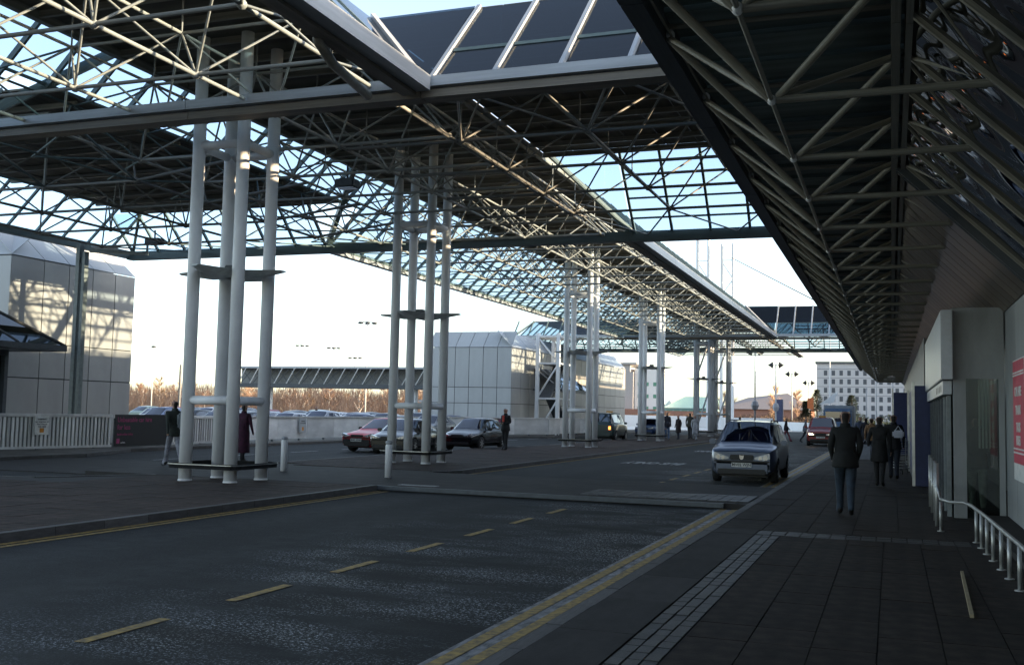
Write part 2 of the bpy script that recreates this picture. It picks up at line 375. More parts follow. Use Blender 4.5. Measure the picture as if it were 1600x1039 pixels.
# central island ----------------------------------------------------------
def slabland(name, poly, z=.12, m=island_mat):
    n = len(poly); mb = MB(); mb.add([(x, y, z) for x, y in poly]+[(x, y, -.05) for x, y in poly], [tuple(range(n))]+[(i, n+i, n+(i+1) % n, (i+1) % n) for i in range(n)])
    return struct(name, mb, m)
isl = slabland('traffic_island', [(-10.55, -8), (-10.55, 20.2), (-16.0, 20.2), (-16.9, 19.2), (-17.6, 18.0), (-20.5, 17.2), (-20.5, -8)])
isl2 = slabland('traffic_island.001', [(-11.25, 25.9), (-11.25, 100), (-11.6, 104), (-15.6, 104), (-16.15, 100), (-16.15, 50), (-17.1, 42), (-17.1, 26.6), (-16.3, 25.8), (-12.2, 25.6), (-11.5, 25.6)])
for o in (isl, isl2):
    for v in o.data.vertices:
        if v.co.z > 0: v.co.z = .105
    o.data.materials.clear(); o.data.materials.append(joint_mat)
ip = Pieces('paving_slab', isl); slabs(-16.1, -10.56, 2, 20.15, .6, .6, island_mat, ip); slabs(-20.45, -16.12, 2, 17.1, .6, .6, island_mat, ip); ip.done('paving_rows')
ip = Pieces('paving_slab', isl2); slabs(-16.1, -11.26, 26.0, 62, .6, .6, island_mat, ip); slabs(-17.08, -16.12, 26.7, 42, .6, .6, island_mat, ip); slabs(-16.1, -11.26, 62, 100, 1.2, 1.2, island_mat, ip); ip.done('paving_rows')
def kerbrun(parent, pts, name='kerb_stone', L=.9):
    kp = Pieces(name, parent)
    for (p, q) in zip(pts[:-1], pts[1:]):
        p = Vector((*p, 0)); q = Vector((*q, 0)); d = q-p; n = max(1, round(d.length/L))
        for i in range(n):
            a = p+d*(i/n)+d.normalized()*.006; b = p+d*((i+1)/n)-d.normalized()*.006
            kp.beam(a+Vector((0, 0, .03)), b+Vector((0, 0, .03)), .14, .19+random.uniform(-.004, .004), kerb_mat)
    kp.done('kerb_run')
kerbrun(isl, [(-10.48, 0), (-10.48, 20.2)])
kerbrun(isl, [(-20.6, 17.15), (-17.6, 17.95), (-16.9, 19.2), (-16.2, 20.2)])
kerbrun(isl2, [(-11.6, 25.62), (-11.3, 25.95), (-11.18, 26.6), (-11.18, 100)])
kerbrun(isl2, [(-17.16, 26.6), (-17.16, 42), (-16.21, 50), (-16.21, 100)])
# raised crossing tables --------------------------------------------------
tab = slabland('raised_crossing', [(-18.5, 20.45), (KR-.01, 20.15), (KR-.01, 25.35), (-11.3, 25.45), (-18.5, 26.3)], .108, slab_grey)
P('drain_channel', MB().beam((-10.5, 20.30, .07), (-3.0, 20.08, .07), .07, .085), dark_edge, tab)
rampm = slabland('raised_crossing.001', [(-27, 20.6), (-18.5, 20.5), (-18.5, 26.2), (-27, 26)], .03, slab_grey)
sx = Pieces('sett', tab); setts(-6.0, KR-.1, 20.5, 22.0, .2, .2, sx, .125); sx.done('sett_courses')
# verge behind left lane --------------------------------------------------
vg = slabland('verge', [(-35, -5), (-24.6, -5), (-24.6, 27), (-26.2, 31), (-26.2, 62), (-21.9, 68), (-21.9, 130), (-35, 130)], .10, mat('verge_mat', (.13, .12, .10), .9, var=.3, scale=1.5, bump=.4, bscale=12))
kerbrun(vg, [(-24.5, 8), (-24.5, 27), (-26.1, 31), (-26.1, 62), (-21.8, 68), (-21.8, 100)], L=1.5)
cpk = struct('car_park', MB().add([(-160, 40, .006), (-33, 40, .006), (-33, 135, .006), (-160, 135, .006)], [(0, 1, 2, 3)]), mat('carpark_mat', (.09, .09, .09), .8))
farpav = slabland('far_pavement', [(-60, 118), (-27, 104), (-24, 112), (-9.5, 128), (-9.5, 134), (-60, 160)], .11, mat('pale_paving', (.75, .72, .66), .8))
# painted markings --------------------------------------------------------
def paint(name, quads, m, z=.0095):
    mb = MB()
    for q in quads: mb.poly([(a, b, z+.002) for a, b in q], .002)
    return struct(name, mb, m)
def strip(x, y0, y1, wd=.1): return [(x-wd/2, y0), (x+wd/2, y0), (x+wd/2, y1), (x-wd/2, y1)]
paint('yellow_lines_kerbside', [strip(-2.99, 1, 20.0, .11), strip(-2.78, 1, 20.0, .10), strip(-3.02, 25.5, 128, .11), strip(-2.81, 25.5, 128, .1)], yellow_line)
paint('yellow_lines_island', [strip(-10.3, -3, 20.1), strip(-10.12, -3, 20.1), strip(-10.98, 26.2, 100, .14)], yellow_line)
struct('road_channel', MB().box(-3.10, KR-.005, 1, 20.0, 0, .0075).box(-3.13, KR-.005, 25.5, 128, 0, .0075), mat('channel_mat', (.30, .30, .31), .6, scale=11, col2=(.022, .024, .024), stretch=(1, .35, 1), bump=.5, bscale=60))
ds = [6.26+1.862*k for k in range(7)]
for y in ds[:7]:
    o = paint('lane_dash', [strip(-5.63, y, y+.96, .11)], yellow_line)
paint('lane_dash', [strip(-5.63, 26.2+1.86*k, 27.2+1.86*k, .11) for k in range(20)], yellow_line)
paint('white_lines', [strip(-20.2, 9+4*k, 10.6+4*k, .1) for k in range(3)]+[strip(-21.8, 27+4*k, 29+4*k, .1) for k in range(16)], white_line)
for yy, t1 in ((36.4, 'BUS ONLY'), (50.5, 'NO CARS')):
    o = link('road_lettering', text_mesh(t1, .62, white_line, 'road_lettering', bold=.02), None, frameM((-8.05, yy+.9, .011), (-1, 0, 0), (0, -1, 0)) @ Matrix.Diagonal((.72, 3.2, 1, 1)))
    o['kind'] = 'structure'
o = struct('table_glint', MB().box(-10.2, -9.3, 20.75, 21.0, .105, .112), white_line)  # wet glint on the crossing, painted as a pale strip

# ================================================================== SPACE-FRAME CANOPIES
ZE, ZL, ZU, ZD, ZW = 7.74, 7.82, 9.22, 10.17, 9.12     # eave, lower and upper node layers, spine deck, wing deck
XR, XL = -8.2, -19.9
L1 = (17.3, 34.0); L2 = (79.3, 96.0)
RUN = 2.43
def spaceframe(chord, brace, ball, xs_l, ys_l, xs_u, ys_u, zl, zu, m, rl=.040, rb=.025, skip=None):
    for i, x in enumerate(xs_l):
        for k, y in enumerate(ys_l):
            if skip and skip(x, y): continue
            ball.put(ball_mesh(m), Matrix.Translation((x, y, zl)) @ Matrix.Diagonal((.085, .085, .085, 1)), .3)
            if k+1 < len(ys_l) and not (skip and skip(x, ys_l[k+1])): chord.tube((x, y, zl), (x, ys_l[k+1], zl), rl, m)
            if i+1 < len(xs_l) and not (skip and skip(xs_l[i+1], y)): chord.tube((x, y, zl), (xs_l[i+1], y, zl), rl, m)
            for xu in xs_u:
                for yu in ys_u:
                    if abs(xu-x) < 1.75 and abs(yu-y) < 1.75: brace.tube((x, y, zl), (xu, yu, zu), rb, m)
    for i, x in enumerate(xs_u):
        for k, y in enumerate(ys_u):
            if k+1 < len(ys_u): chord.tube((x, y, zu), (x, ys_u[k+1], zu), rl*.9, m)
            if i+1 < len(xs_u): chord.tube((x, y, zu), (xs_u[i+1], y, zu), rl*.9, m)
# --- spine ---------------------------------------------------------------
sp_root = root('spine_canopy', 'long white space frame canopy with glazed sides running above the traffic island on clustered columns', 'canopy', (-14, 50, 0))
ch = Pieces('chord_tube', sp_root); br = Pieces('brace_tube', sp_root); ba = Pieces('node_ball', sp_root)
my = 2.62; yl = [12.94+my*k for k in range(-5, 36)]; yu = [y+my/2 for y in yl[:-1]]
xl = [-9.2, -12.0, -14.8, -17.6]; xu = [-10.6, -13.4, -16.2]
spaceframe(ch, br, ba, xl, yl, xu, yu, ZL, ZU, spine_lit_paint)
for k, y in enumerate(yu):   # struts up to the deck and out to the slopes
    for x in xu: br.tube((x, y, ZU), (x, y, ZD-.1), .02, truss_paint)
    br.tube((-16.2, y, ZU), (-18.6, y, 8.9), .025, teal_frame); br.tube((-10.6, y, ZU), (-9.4, y, 8.95), .025, truss_paint)
for k, y in enumerate(yl):
    if not (L1[0] < y < L1[1] or L2[0] < y < L2[1]):
        for s in (-1, 1): br.tube((-9.2, y, ZL), (XR-.15, y+s*my/2, ZE), .027, truss_paint)
    for s in (-1, 1): br.tube((-17.6, y, ZL), (-18.65, y+s*my/2, 8.95), .025, teal_frame); br.tube((-17.6, y, ZL), (XL+.15, y+s*my/2, ZE), .025, teal_frame)
    if k+1 < len(yl): ch.tube((-18.65, y+my/2, 8.95), (-18.65, min(y+1.5*my, yl[-1]+1.3), 8.95), .032, teal_frame)
ch.done('chord_rows'); br.done('brace_rows'); ba.done('node_rows')
YE0, YE1 = -30.0, 105.0
pan = Pieces('deck_panel', sp_root); y = YE0
while y < YE1:
    pan.box(-17.3, -10.7, y+.01, y+1.25, ZD, ZD+.05+.02*random.random(), deck_mat); y += 1.27
pan.done()
pur = Pieces('purlin', sp_root); y = YE0
while y < YE1: pur.box(-17.25, -10.75, y-.04, y+.04, ZD-.16, ZD-.005, terminal_paint); y += 1.27
pur.done()
gl = Pieces('glass_pane', sp_root); ra = Pieces('rafter', sp_root)
zm = 8.76
def slopeY(gl, ra, x_e, sgn, y0, y1, mg, top=ZD, stepy=1.27, lowfrac=0):
    n = round((y1-y0)/stepy); st_ = (y1-y0)/n
    for k in range(n+1):
        y = y0+k*st_
        if not lowfrac: ra.beam((x_e, y, ZE+.05), (x_e+sgn*RUN, y, top), .07, .12, ra.mat)
        else: ra.beam((x_e+sgn*(ZW-ZE)*RUN/(ZD-ZE), y, ZW), (x_e+sgn*RUN, y, top), .07, .12, ra.mat)
        if k < n:
            zs = [ZE+.03, zm, top] if not lowfrac else [ZW, top]
            for a, b in zip(zs[:-1], zs[1:]):
                xa = x_e+sgn*RUN*(a-ZE)/(ZD-ZE); xb = x_e+sgn*RUN*(b-ZE)/(ZD-ZE)
                gl.pane((xa, y+.03, a+.07), (0, st_-.06, 0), (xb-xa, 0, b-a-.03), .012, mg)
                ra.beam((xa, y+.04, a+.03), (xa, y+st_-.04, a+.03), .05, .07, ra.mat)
ra.mat = teal_frame
for a, b in ((YE0, L1[0]), (L1[1], L2[0]), (L2[1], YE1)):
    slopeY(gl, ra, XL, 1, a, b, roof_glass); slopeY(gl, ra, XR, -1, a, b, roof_glass)
for a, b in (L1, L2): slopeY(gl, ra, XL, 1, a, b, roof_glass, lowfrac=1)
gl.done(); ra.done('rafter_rows')
gut = Pieces('gutter', sp_root)
for a, b in ((YE0, L1[0]-.25), (L1[1]+.25, L2[0]-.25), (L2[1]+.25, YE1)):
    y = a
    while y < b-.1:
        e = min(y+6, b)
        gut.box(XR-.02, XR+.26, y+.01, e-.01, ZE-.12, ZE+.16, fascia); gut.box(XR-.3, XR-.03, y+.01, e-.01, ZE-.18, ZE+.02, fascia_brown)
        gut.box(XL-.26, XL+.02, y+.01, e-.01, ZE-.12, ZE+.16, fascia); y = e
for x in (-17.3, -10.7): gut.box(x-.08, x+.08, YE0, YE1, ZD-.2, ZD-.01, terminal_paint)
gut.done()
# --- cross links ---------------------------------------------------------
def link_canopy(Y0, Y1, label, near):
    r = root('link_canopy', label, 'canopy', (-14, (Y0+Y1)/2, 0))
    ch = Pieces('chord_tube', r); br = Pieces('brace_tube', r); ba = Pieces('node_ball', r)
    ml = 2.95; ys = [Y0+3.9+2.93*k for k in range(4)]; yu = [Y0+2.4+2.93*k for k in range(5)]
    xR = [-9.05+ml*k for k in range(3)]; xRu = [-7.6+ml*k for k in range(3)]
    spaceframe(ch, br, ba, xR, ys, xRu, yu, ZL, ZU, truss_paint)
    for y in ys: ch.tube((-12, y, ZL), (-9.05, y, ZL), .042, truss_paint); ch.tube((-3.15, y, ZL), (-.2, y, ZL), .042, truss_paint)
    for x in xRu:
        for y in (Y0+.2, Y1-.2):
            yb = ys[0] if y < Y0+5 else ys[-1]
            for s in (-1, 1):
                if -9.1 <= x+s*ml/2 < 0: br.tube((x+s*ml/2, yb, ZL), (x, y, ZE), .027, truss_paint)
        for y in yu: br.tube((x, y, ZU), (x, y, ZD-.1), .02, truss_paint)
    xW = [-18.05-ml*k for k in range(4)]; xWu = [-19.5-ml*k for k in range(3)]
    spaceframe(ch, br, ba, xW, ys, xWu, [y for y in yu], ZL-.4, ZW-.25, truss_paint)
    for y in ys: ch.tube((-14.8, y, ZL), (-18.05, y, ZL-.4), .042, truss_paint)
    for x in xW:
        for s in (-1, 1):
            for y, yb in ((Y0+.2, ys[0]), (Y1-.2, ys[-1])):
                if x+s*ml/2 > -28.8: br.tube((x, yb, ZL-.4), (x+s*ml/2, y, ZE), .027, teal_frame)
    for y in yu:
        for s in (-1, 1):
            if ys[0]-.1 <= y+s*1.46 <= ys[-1]+.1: br.tube((xW[-1], y+s*1.46, ZL-.4), (-28.7, y, ZE), .027, teal_frame)
    ch.done('chord_rows'); br.done('brace_rows'); ba.done('node_rows')
    pan = Pieces('deck_panel', r)
    x = -10.6
    while x < 2.4: pan.box(x+.01, x+1.0, Y0+RUN, Y1-RUN, ZD+.002, ZD+.06, deck_mat); x += 1.01
    x = -27.6; sw = (ZW-ZE)
    while x < -18.6: pan.box(x+.01, min(x+.82, -18.55), Y0+sw, Y1-sw, ZW, ZW+.05, deck_mat); x += .83
    pan.done()
    pur = Pieces('purlin', r); y = Y0+RUN
    while y < Y1-RUN+.1: pur.box(-10.6, 2.2, y-.04, y+.04, ZD-.16, ZD-.01, terminal_paint); pur.box(-27.5, -18.7, y-.04, y+.04, ZW-.14, ZW-.01, terminal_paint); y += (Y1-Y0-2*RUN)/9
    pur.done()
    gl = Pieces('glass_pane', r); mu = Pieces('mullion', r)
    def slopeX(ye, sg, x0, x1, top, mg, mm, rows, far=False):
        n = round((x1-x0)/1.275); stx = (x1-x0)/n
        for k in range(n+1):
            x = x0+k*stx; mu.beam((x, ye, ZE+.12), (x, ye+sg*(top-ZE), top+.08), .085, .09, mm)
            if k < n:
                zs = rows
                for i, (a, b) in enumerate(zip(zs[:-1], zs[1:])):
                    gl.pane((x+.04, ye+sg*(a-ZE), a+.07), (stx-.08, 0, 0), (0, sg*(b-a), b-a-.03), .012, mg)
                    if i: mu.beam((x+.045, ye+sg*(a-ZE), a+.06), (x+stx-.045, ye+sg*(a-ZE), a+.06), .05, .06, teal_frame)
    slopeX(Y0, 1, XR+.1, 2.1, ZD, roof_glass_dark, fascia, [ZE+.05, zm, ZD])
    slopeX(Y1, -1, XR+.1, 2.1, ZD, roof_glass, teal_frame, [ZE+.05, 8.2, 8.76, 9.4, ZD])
    slopeX(Y0, 1, -28.9, XL-.1, ZW, roof_glass, teal_frame, [ZE+.05, ZW])
    slopeX(Y1, -1, -28.9, XL-.1, ZW, roof_glass, teal_frame, [ZE+.05, ZW])
    n = 13; sy = (Y1-Y0)/n
    for k in range(1, n):
        y = Y0+k*sy; mu.beam((-28.9, y, ZE+.1), (-28.9+sw, y, ZW), .07, .09, teal_frame)
        if 1 <= k < n-1: gl.pane((-28.9, y+.04, ZE+.07), (0, sy-.08, 0), (sw, 0, sw), .012, roof_glass)
    # valley triangles where the slopes meet the spine
    for sg, ye in ((1, Y0), (-1, Y1)):
        tri = MB().poly([(XR, ye, ZE+.1), (XR, ye+sg*RUN, ZD+.1), (XR-RUN, ye+sg*RUN, ZD+.1)][::sg], .012)
        tri.poly([(XR, ye, ZE+.1), (XR-RUN, ye+sg*RUN, ZD+.1), (XR-RUN, ye, ZD+.1)][::sg], .012)
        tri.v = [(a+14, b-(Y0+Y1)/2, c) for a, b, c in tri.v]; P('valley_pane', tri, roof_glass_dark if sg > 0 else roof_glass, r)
        mu.beam((XR, ye, ZE+.15), (XR-RUN, ye+sg*RUN, ZD+.15), .1, .14, fascia if sg > 0 else teal_frame)
        mu.beam((XL, ye, ZE+.1), (XL+RUN, ye+sg*RUN, ZD+.1), .16, .22, teal_frame)
        mu.beam((-28.9, ye, ZE+.1), (-28.9+sw, ye+sg*sw, ZW+.05), .1, .14, teal_frame)
    gl.done(); mu.done('mullion_rows')
    gu = Pieces('gutter', r)
    x = -29.0
    while x < 2.3:
        e = min(x+5.2, 2.4)
        for ye, sg in ((Y0, -1), (Y1, 1)):
            gu.box(x+.008, e-.008, min(ye, ye+sg*.22), max(ye, ye+sg*.22), ZE-.02, ZE+.17, fascia if sg < 0 else teal_frame)
            gu.box(x+.008, e-.008, min(ye-sg*.25, ye+sg*.12), max(ye-sg*.25, ye+sg*.12), ZE-.2, ZE-.05, fascia_brown if sg < 0 else teal_frame)
        x = e
    gu.box(-29.15, -28.9, Y0-.2, Y1+.2, ZE-.14, ZE+.16, teal_frame)
    gu.done()
    return r
link_canopy(*L1, 'near glazed cross canopy bridging the road from the terminal to the left hand building', True)
link_canopy(*L2, 'distant glazed cross canopy bridging the road beyond the last column clusters', False)
# hanging floodlight and drainpipe
r = root('floodlight', 'grey box floodlight hanging under the glazed side of the spine canopy', 'light', (-13.3, 23.6, 7.6))
P('housing', MB().rbox(-.28, .28, -.2, .2, -.13, .1, .03), dark_edge, r); P('bracket', MB().tube((0, 0, .1), (0, 0, .5), .03).beam((-.2, 0, .13), (.2, 0, .13), .04, .03), dark_edge, r)
P('lamp_lens', MB().box(-.24, .24, -.16, .16, -.137, -.131), lens, r)
r = root('floodlight', 'small dark floodlight hanging under the left wing of the near cross canopy', 'light', (-24.5, 29.9, 7.5))
P('housing', MB().rbox(-.3, .3, -.2, .2, -.12, .1, .03), dark_edge, r); P('bracket', MB().tube((0, 0, .1), (0, 0, .4), .03), dark_edge, r)
tag(link('drain_pipe', MB().path([(-8.45, 13.9, 7.75), (-8.5, 14.0, 7.55), (-8.75, 14.9, 7.5), (-9.15, 16.9, 7.58)], .085, n=12).mesh('drain_pipe', terminal_paint, True)), 'thick grey drainpipe running down from the spine canopy gutter to the cross beam', 'pipe')

# ================================================================== COLUMN CLUSTERS
def cluster(x, y, label, wings=True):
    r = root('column_cluster', label, 'column', (x, y, .12), 0, 'clusters of four white tubular columns under the spine canopy')
    h = .58
    top = ZD-.2
    for sx_ in (-1, 1):
        for sy_ in (-1, 1):
            P('column', MB().tube((sx_*h, sy_*h, 0), (sx_*h, sy_*h, top-.12), .14, n=20, caps=True).lathe([(.15, 0), (.15, .03), (.142, .035)], (sx_*h, sy_*h, 0), 20), white_steel, r, True)
    for z in (1.75, 7.5-.12):
        for a, b in (((-h, -h), (h, -h)), ((h, -h), (h, h)), ((h, h), (-h, h)), ((-h, h), (-h, -h))):
            P('ring_tube', MB().tube((*a, z), (*b, z), .095, n=14), white_steel, r, True)
    # light troughs: tapered plates pointing out on four sides
    z = 4.55
    for (dx, dy) in ((1, 0), (-1, 0), (0, 1), (0, -1)):
        o = Vector((dx, dy, 0)); s = Vector((-dy, dx, 0)); c = Vector((0, 0, z))
        prof = [(.0, -.07, .05, .5), (.62, -.07, .05, .46), (1.35, .03, .07, .12)]
        vs = []
        for d_, zb, zt, wd in prof:
            for q in (-1, 1): vs += [c+o*d_+s*q*wd*.35+Vector((0, 0, zb)), c+o*d_+s*q*wd+Vector((0, 0, zt))]
        fs = [(0, 2, 3, 1)]+[(i*4+a, i*4+b, i*4+4+b, i*4+4+a) for i in range(2) for a, b in ((0, 1), (1, 3), (3, 2), (2, 0))]+[(8, 9, 11, 10)]
        P('light_trough', MB().add(vs, fs), mat('trough', (.7, .74, .74), .4), r)
    P('junction_box', MB().rbox(-.12, .12, -.12, .12, z+.05, z+.22, .02), dark_edge, r)
    rad = .2; hb = .86; pts = []
    for cx, cy, a0 in ((hb-rad, hb-rad, 0), (-hb+rad, hb-rad, 90), (-hb+rad, -hb+rad, 180), (hb-rad, -hb+rad, 270)):
        for t in range(0, 91, 30): pts.append((cx+rad*cos(radians(a0+t)), cy+rad*sin(radians(a0+t))))
    mb = MB(); n = len(pts)
    for i in range(n): mb.beam((*pts[i], .34), (*pts[(i+1) % n], .34), .07, .11)
    P('bumper_rail', mb, mat('bumper', (.02, .02, .02), .9, spec=.15), r)
    mb = MB()
    for i in range(n): mb.beam((*[c*1.045 for c in pts[i]], .375), (*[c*1.045 for c in pts[(i+1) % n]], .375), .012, .018)
    P('bumper_trim', mb, alu, r)
    return r
for i, (y, lb) in enumerate([(19.55, 'nearest cluster of four white columns, with grey light troughs and black bumper ring'), (29.5, 'second nearest white column cluster, in front of the black saloon car'),
                  (48.7, 'third white column cluster along the island, beside the dark taxi'), (64.6, 'fourth white column cluster, left of the waiting group of people'),
                  (84.0, 'fifth white column cluster, beyond the waiting group'), (93.6, 'last and most distant white column cluster on the island')]):
    x = -13.87 if i < 2 else -14.2
    c = cluster(x, y, lb)
    if i >= 4:
        P('brace_tube', MB().tube((-.58, -.58, .2), (.58, .58, 4.4), .07).tube((-.58, -.58, 4.4), (.58, .58, 8.4), .07), white_steel, c, True)

# ================================================================== TERMINAL CANOPY AND BUILDING
TE = 89.0
t = root('terminal_canopy', 'dark low space frame canopy projecting from the terminal over the right hand pavement', 'canopy', (-.5, 40, 0))
ch = Pieces('chord_tube', t); br = Pieces('brace_tube', t); ba = Pieces('node_bracket', t)
M2 = 2.24; ye = [10.56-3*M2+M2*k for k in range(38)]; yc = [y-M2/2-.22 for y in ye]; yc = [7.2-2*M2+M2*k for k in range(38)]
XE, XC, XS, ZC, ZEt = -2.19, -1.0, .87, 4.62, 5.78
for k, y in enumerate(yc):
    if y > TE: break
    ch.tube((XC, y, ZC), (XC, y+M2, ZC), .022, terminal_paint); ch.tube((XC+.04, y, ZC), (XS if y < 20 else .82, y, ZC), .038, terminal_paint)
    ba.put(ball_mesh(white_steel), Matrix.Translation((XC, y, ZC)) @ Matrix.Diagonal((.045, .075, .045, 1)), .3)
    for s in (-1, 1):
        yy = y+s*M2/2
        br.tube((XC, y, ZC), (XE, yy, ZEt-.05), .042 if s < 0 else .03, terminal_paint); br.tube((XC+.06, y, ZC+.03), (.08, yy, 5.3), .036, terminal_paint)
    ba.put(ball_mesh(white_steel), Matrix.Translation((XE+.03, y+M2/2, ZEt-.04)) @ Matrix.Diagonal((.05, .09, .06, 1)), .3)
    ch.tube((XE+.05, y-M2/2, ZEt-.06), (XE+.05, y+M2/2, ZEt-.06), .015, terminal_paint)
    ch.tube((XE, y+M2/2, ZEt+.05), (.08, y+M2/2, ZEt+.02), .03, terminal_paint)
    br.tube((.13, y+M2/2, 5.3), (XS, y, ZC), .022, terminal_paint); br.tube((.13, y-M2/2, 5.3), (XS, y, ZC), .022, terminal_paint)
ch.done('chord_rows'); br.done('brace_rows'); ba.done('node_bracket_rows')
eb = Pieces('edge_beam', t); y = -4
while y < TE: eb.box(-2.42, -2.2, y+.006, y+4.47, 5.66, 6.02, dark_edge); y += 4.48
eb.done()
rbm = Pieces('ridge_beam', t); y = -4
while y < TE:
    rbm.box(.02, .10, y, y+4.47, 5.22, 5.62, terminal_paint); rbm.box(.14, .20, y, y+4.47, 5.2, 5.5, terminal_paint); y += 4.48
rbm.done()
dp = Pieces('deck_panel', t); y = -4; k = 0
while y < TE:
    dp.box(-2.2, 2.6, y+.01, y+.44, 5.93+(k % 2)*.05, 6.0+(k % 2)*.05, deck_teal); y += .45; k += 1
dp.done('deck_panel_rows')
# sloping soffit: z = 5.46 - x, glazed near the camera, bronze panels beyond
sg = Pieces('glass_pane', t); sb = Pieces('soffit_panel', t); sr = Pieces('rafter', t)
y = -3.0; q = 1.12
while y < 15.0:
    sg.pane((.16, y+.04, 5.30), (0, q-.08, 0), (1.66, 0, -1.66), .02, mirror_glass)
    sr.beam((.16, y, 5.27), (1.83, y, 3.60), .05, .05, terminal_paint); y += q
for yy in (15.1, 15.25): sr.beam((.14, yy, 5.26), (1.84, yy, 3.56), .05, .16, dark_edge)
y = 15.35
while y < TE:
    sb.pane((.12, y+.016, 5.34), (0, .528, 0), (1.70, 0, -1.70), .03, bronze)
    y += .56
sg.done(); sb.done('soffit_panel_rows'); sr.done()
P('end_panel', MB().add([(.62, TE-40+.05, 5.34), (.62, TE-40+.05, 6.0), (2.3, TE-40+.05, 6.0), (2.3, TE-40+.05, 3.64)], [(0, 1, 2, 3)]), bronze, t)
# terminal body
tb = root('terminal_building', 'long grey terminal building along the right hand pavement', 'building', (2, 40, 0))
P('main_block', MB().box(.75, 30, -60, TE-40, 6.12, 9.9).box(2.75, 30, TE-39.9, 104, 0, 9.9).box(.62, 30, -60, TE-40, .0, 6.0), wall_grey, tb)
pr = Pieces('wall_panel', tb); y = -3.0
while y < 19.3:
    e = min(y+2.32, 19.38); pr.box(1.82, 1.9, y+.008, e-.008, .12, 3.62, wall_grey); y = e
y = 36.2
while y < TE-1: pr.box(1.0, 1.06, y+.008, y+2.3, .12, 4.44, wall_grey); y += 2.32
pr.done()
P('wall_ledge', MB().box(-.62, -.16, -45, -20.7, .115, .2), slab_grey, tb)
# entrance porch
po = root('entrance_porch', 'white framed glass entrance porch with a blank fascia sign box, on the right pavement', 'entrance', (1.3, 23, .12))
def B(x0, x1, y0, y1, z0, z1): return MB().box(x0-1.3, x1-1.3, y0-23, y1-23, z0-.12, z1-.12)
P('head_panel', B(1.0, 1.8, 19.4, 19.46, 2.49, 3.71), wall_grey, po)
P('fascia_box', MB().rbox(.80-1.3, .99-1.3, 19.2-23, 28-23, 2.47-.12, 3.66-.12, .012), sign_white, po)
P('roof', B(.99, 1.8, 19.46, 28, 3.60, 3.71), wall_grey, po)
mat('grey_green_door', (.22, .24, .24), .5)
gp = P('door_header', B(.84, .98, 19.5, 28, 2.22, 2.45), sign_white, po)
for k in range(4): P('downlight_hole', MB().lathe([(.065, -.004), (.065, .004)], (.84-1.3-.002, 20.2+k*.62-23, 2.33-.12), 12, axis='x'), black, po)
P('corner_post', B(1.0, 1.2, 19.38, 19.52, .12, 2.49), wall_grey, po); P('corner_post', B(1.71, 1.8, 19.38, 19.52, .12, 2.49), wall_grey, po)
P('side_window', B(1.2, 1.71, 19.43, 19.445, .12, 2.49), door_glass, po)
for k, yy in enumerate((19.6, 20.75, 21.9, 23.05, 24.2, 25.35, 26.5, 27.65)):
    P('door_stile', B(.9, .97, yy, yy+.09, .12, 2.2), MATS['grey_green_door'] if k < 2 else dark_edge, po)
    if yy < 27: P('sliding_door', B(.93, .945, yy+.09, yy+1.15, .12, 2.2), door_glass, po)
P('blind', MB(), wall_grey, po) if False else None
bl = Pieces('blind_slat', po)
for k in range(5): bl.box(1.42+k*.055, 1.45+k*.055, 19.8, 19.83, 1.3, 2.48, alu)
bl.done()
# poster
ps = root('wall_poster', 'tall red poster with pale bars on the grey terminal wall', 'poster', (1.815, 17.35, 1.8))
P('sheet', MB().box(-.012, .0, -.75, .75, -.92, .92), plate_white, ps)
P('red_print', MB().box(-.018, -.012, -.7, .7, -.66, .9), red_sign, ps)
mb = MB()
for z in (.68, .72, -.44, -.5): mb.box(-.022, -.018, -.7, .7, z-.012, z+.012)
P('white_bar', mb, plate_white, ps)
for z, tx in ((.42, 'CAR HIRE'), (.14, 'TRAINS'), (-.12, 'TAXIS'), (-.32, 'BUSES')): ink(ps, tx, .2, plate_white, (-.024, 0, z), (0, -1, 0), (0, 0, 1), bold=.004)
# blue kiosk and trolleys
bk = root('blue_kiosk', 'dark blue boxed kiosk standing on the pavement beyond the entrance porch', 'kiosk', (.72, 32, .12))
P('cabinet', MB().rbox(-.17, .24, -4, 4, 0, 2.5, .01), blue_panel, bk)
P('edge_post', MB().box(-.24, -.172, -4.0, -3.9, 0, 2.6), alu, bk); P('plinth', MB().box(-.176, -.171, -3.9, 4, 0, .2), dark_edge, bk)
P('edge_post', MB().box(-.24, -.172, 3.9, 4.0, 0, 2.6), alu, bk)
# guard rail
gr = root('guard_rail', 'low tubular steel trolley guard rail along the terminal wall at lower right', 'railing', (1, 15, .12))
pts = [(.66, 17.6, .62), (.68, 16.9, .48), (.80, 16.75, .45), (1.0, 16.8, .45), (1.06, 16.2, .45), (1.11, 14.6, .45), (1.17, 11.5, .45), (1.22, 7.0, .45)]
P('handrail', MB().path([(x-1, y-15, z) for x, y, z in pts], .024, n=10), rail_steel, gr, True)
for x, y in ((.68, 16.9), (1.075, 15.6), (1.09, 14.95), (1.105, 14.3), (1.12, 13.65), (1.14, 12.9), (1.155, 12.2), (1.17, 11.4), (1.19, 10.4), (1.2, 9.4)):
    P('post', MB().tube((x-1, y-15, 0), (x-1, y-15, .44), .022).lathe([(.05, 0), (.05, .012)], (x-1, y-15, 0), 10), rail_steel, gr, True)
for k, (x, y) in enumerate(((.66, 17.7), (.67, 18.7), (.68, 20.2), (.69, 21.6))):
    P('tall_post', MB().tube((x-1, y-15, 0), (x-1, y-15, .98), .03, n=12), rail_steel, gr, True)
P('handrail', MB().path([(.66-1, 17.7-15, .55), (.67-1, 18.7-15, .55), (.68-1, 20.2-15, .55), (.69-1, 21.6-15, .55)], .02), rail_steel, gr, True)
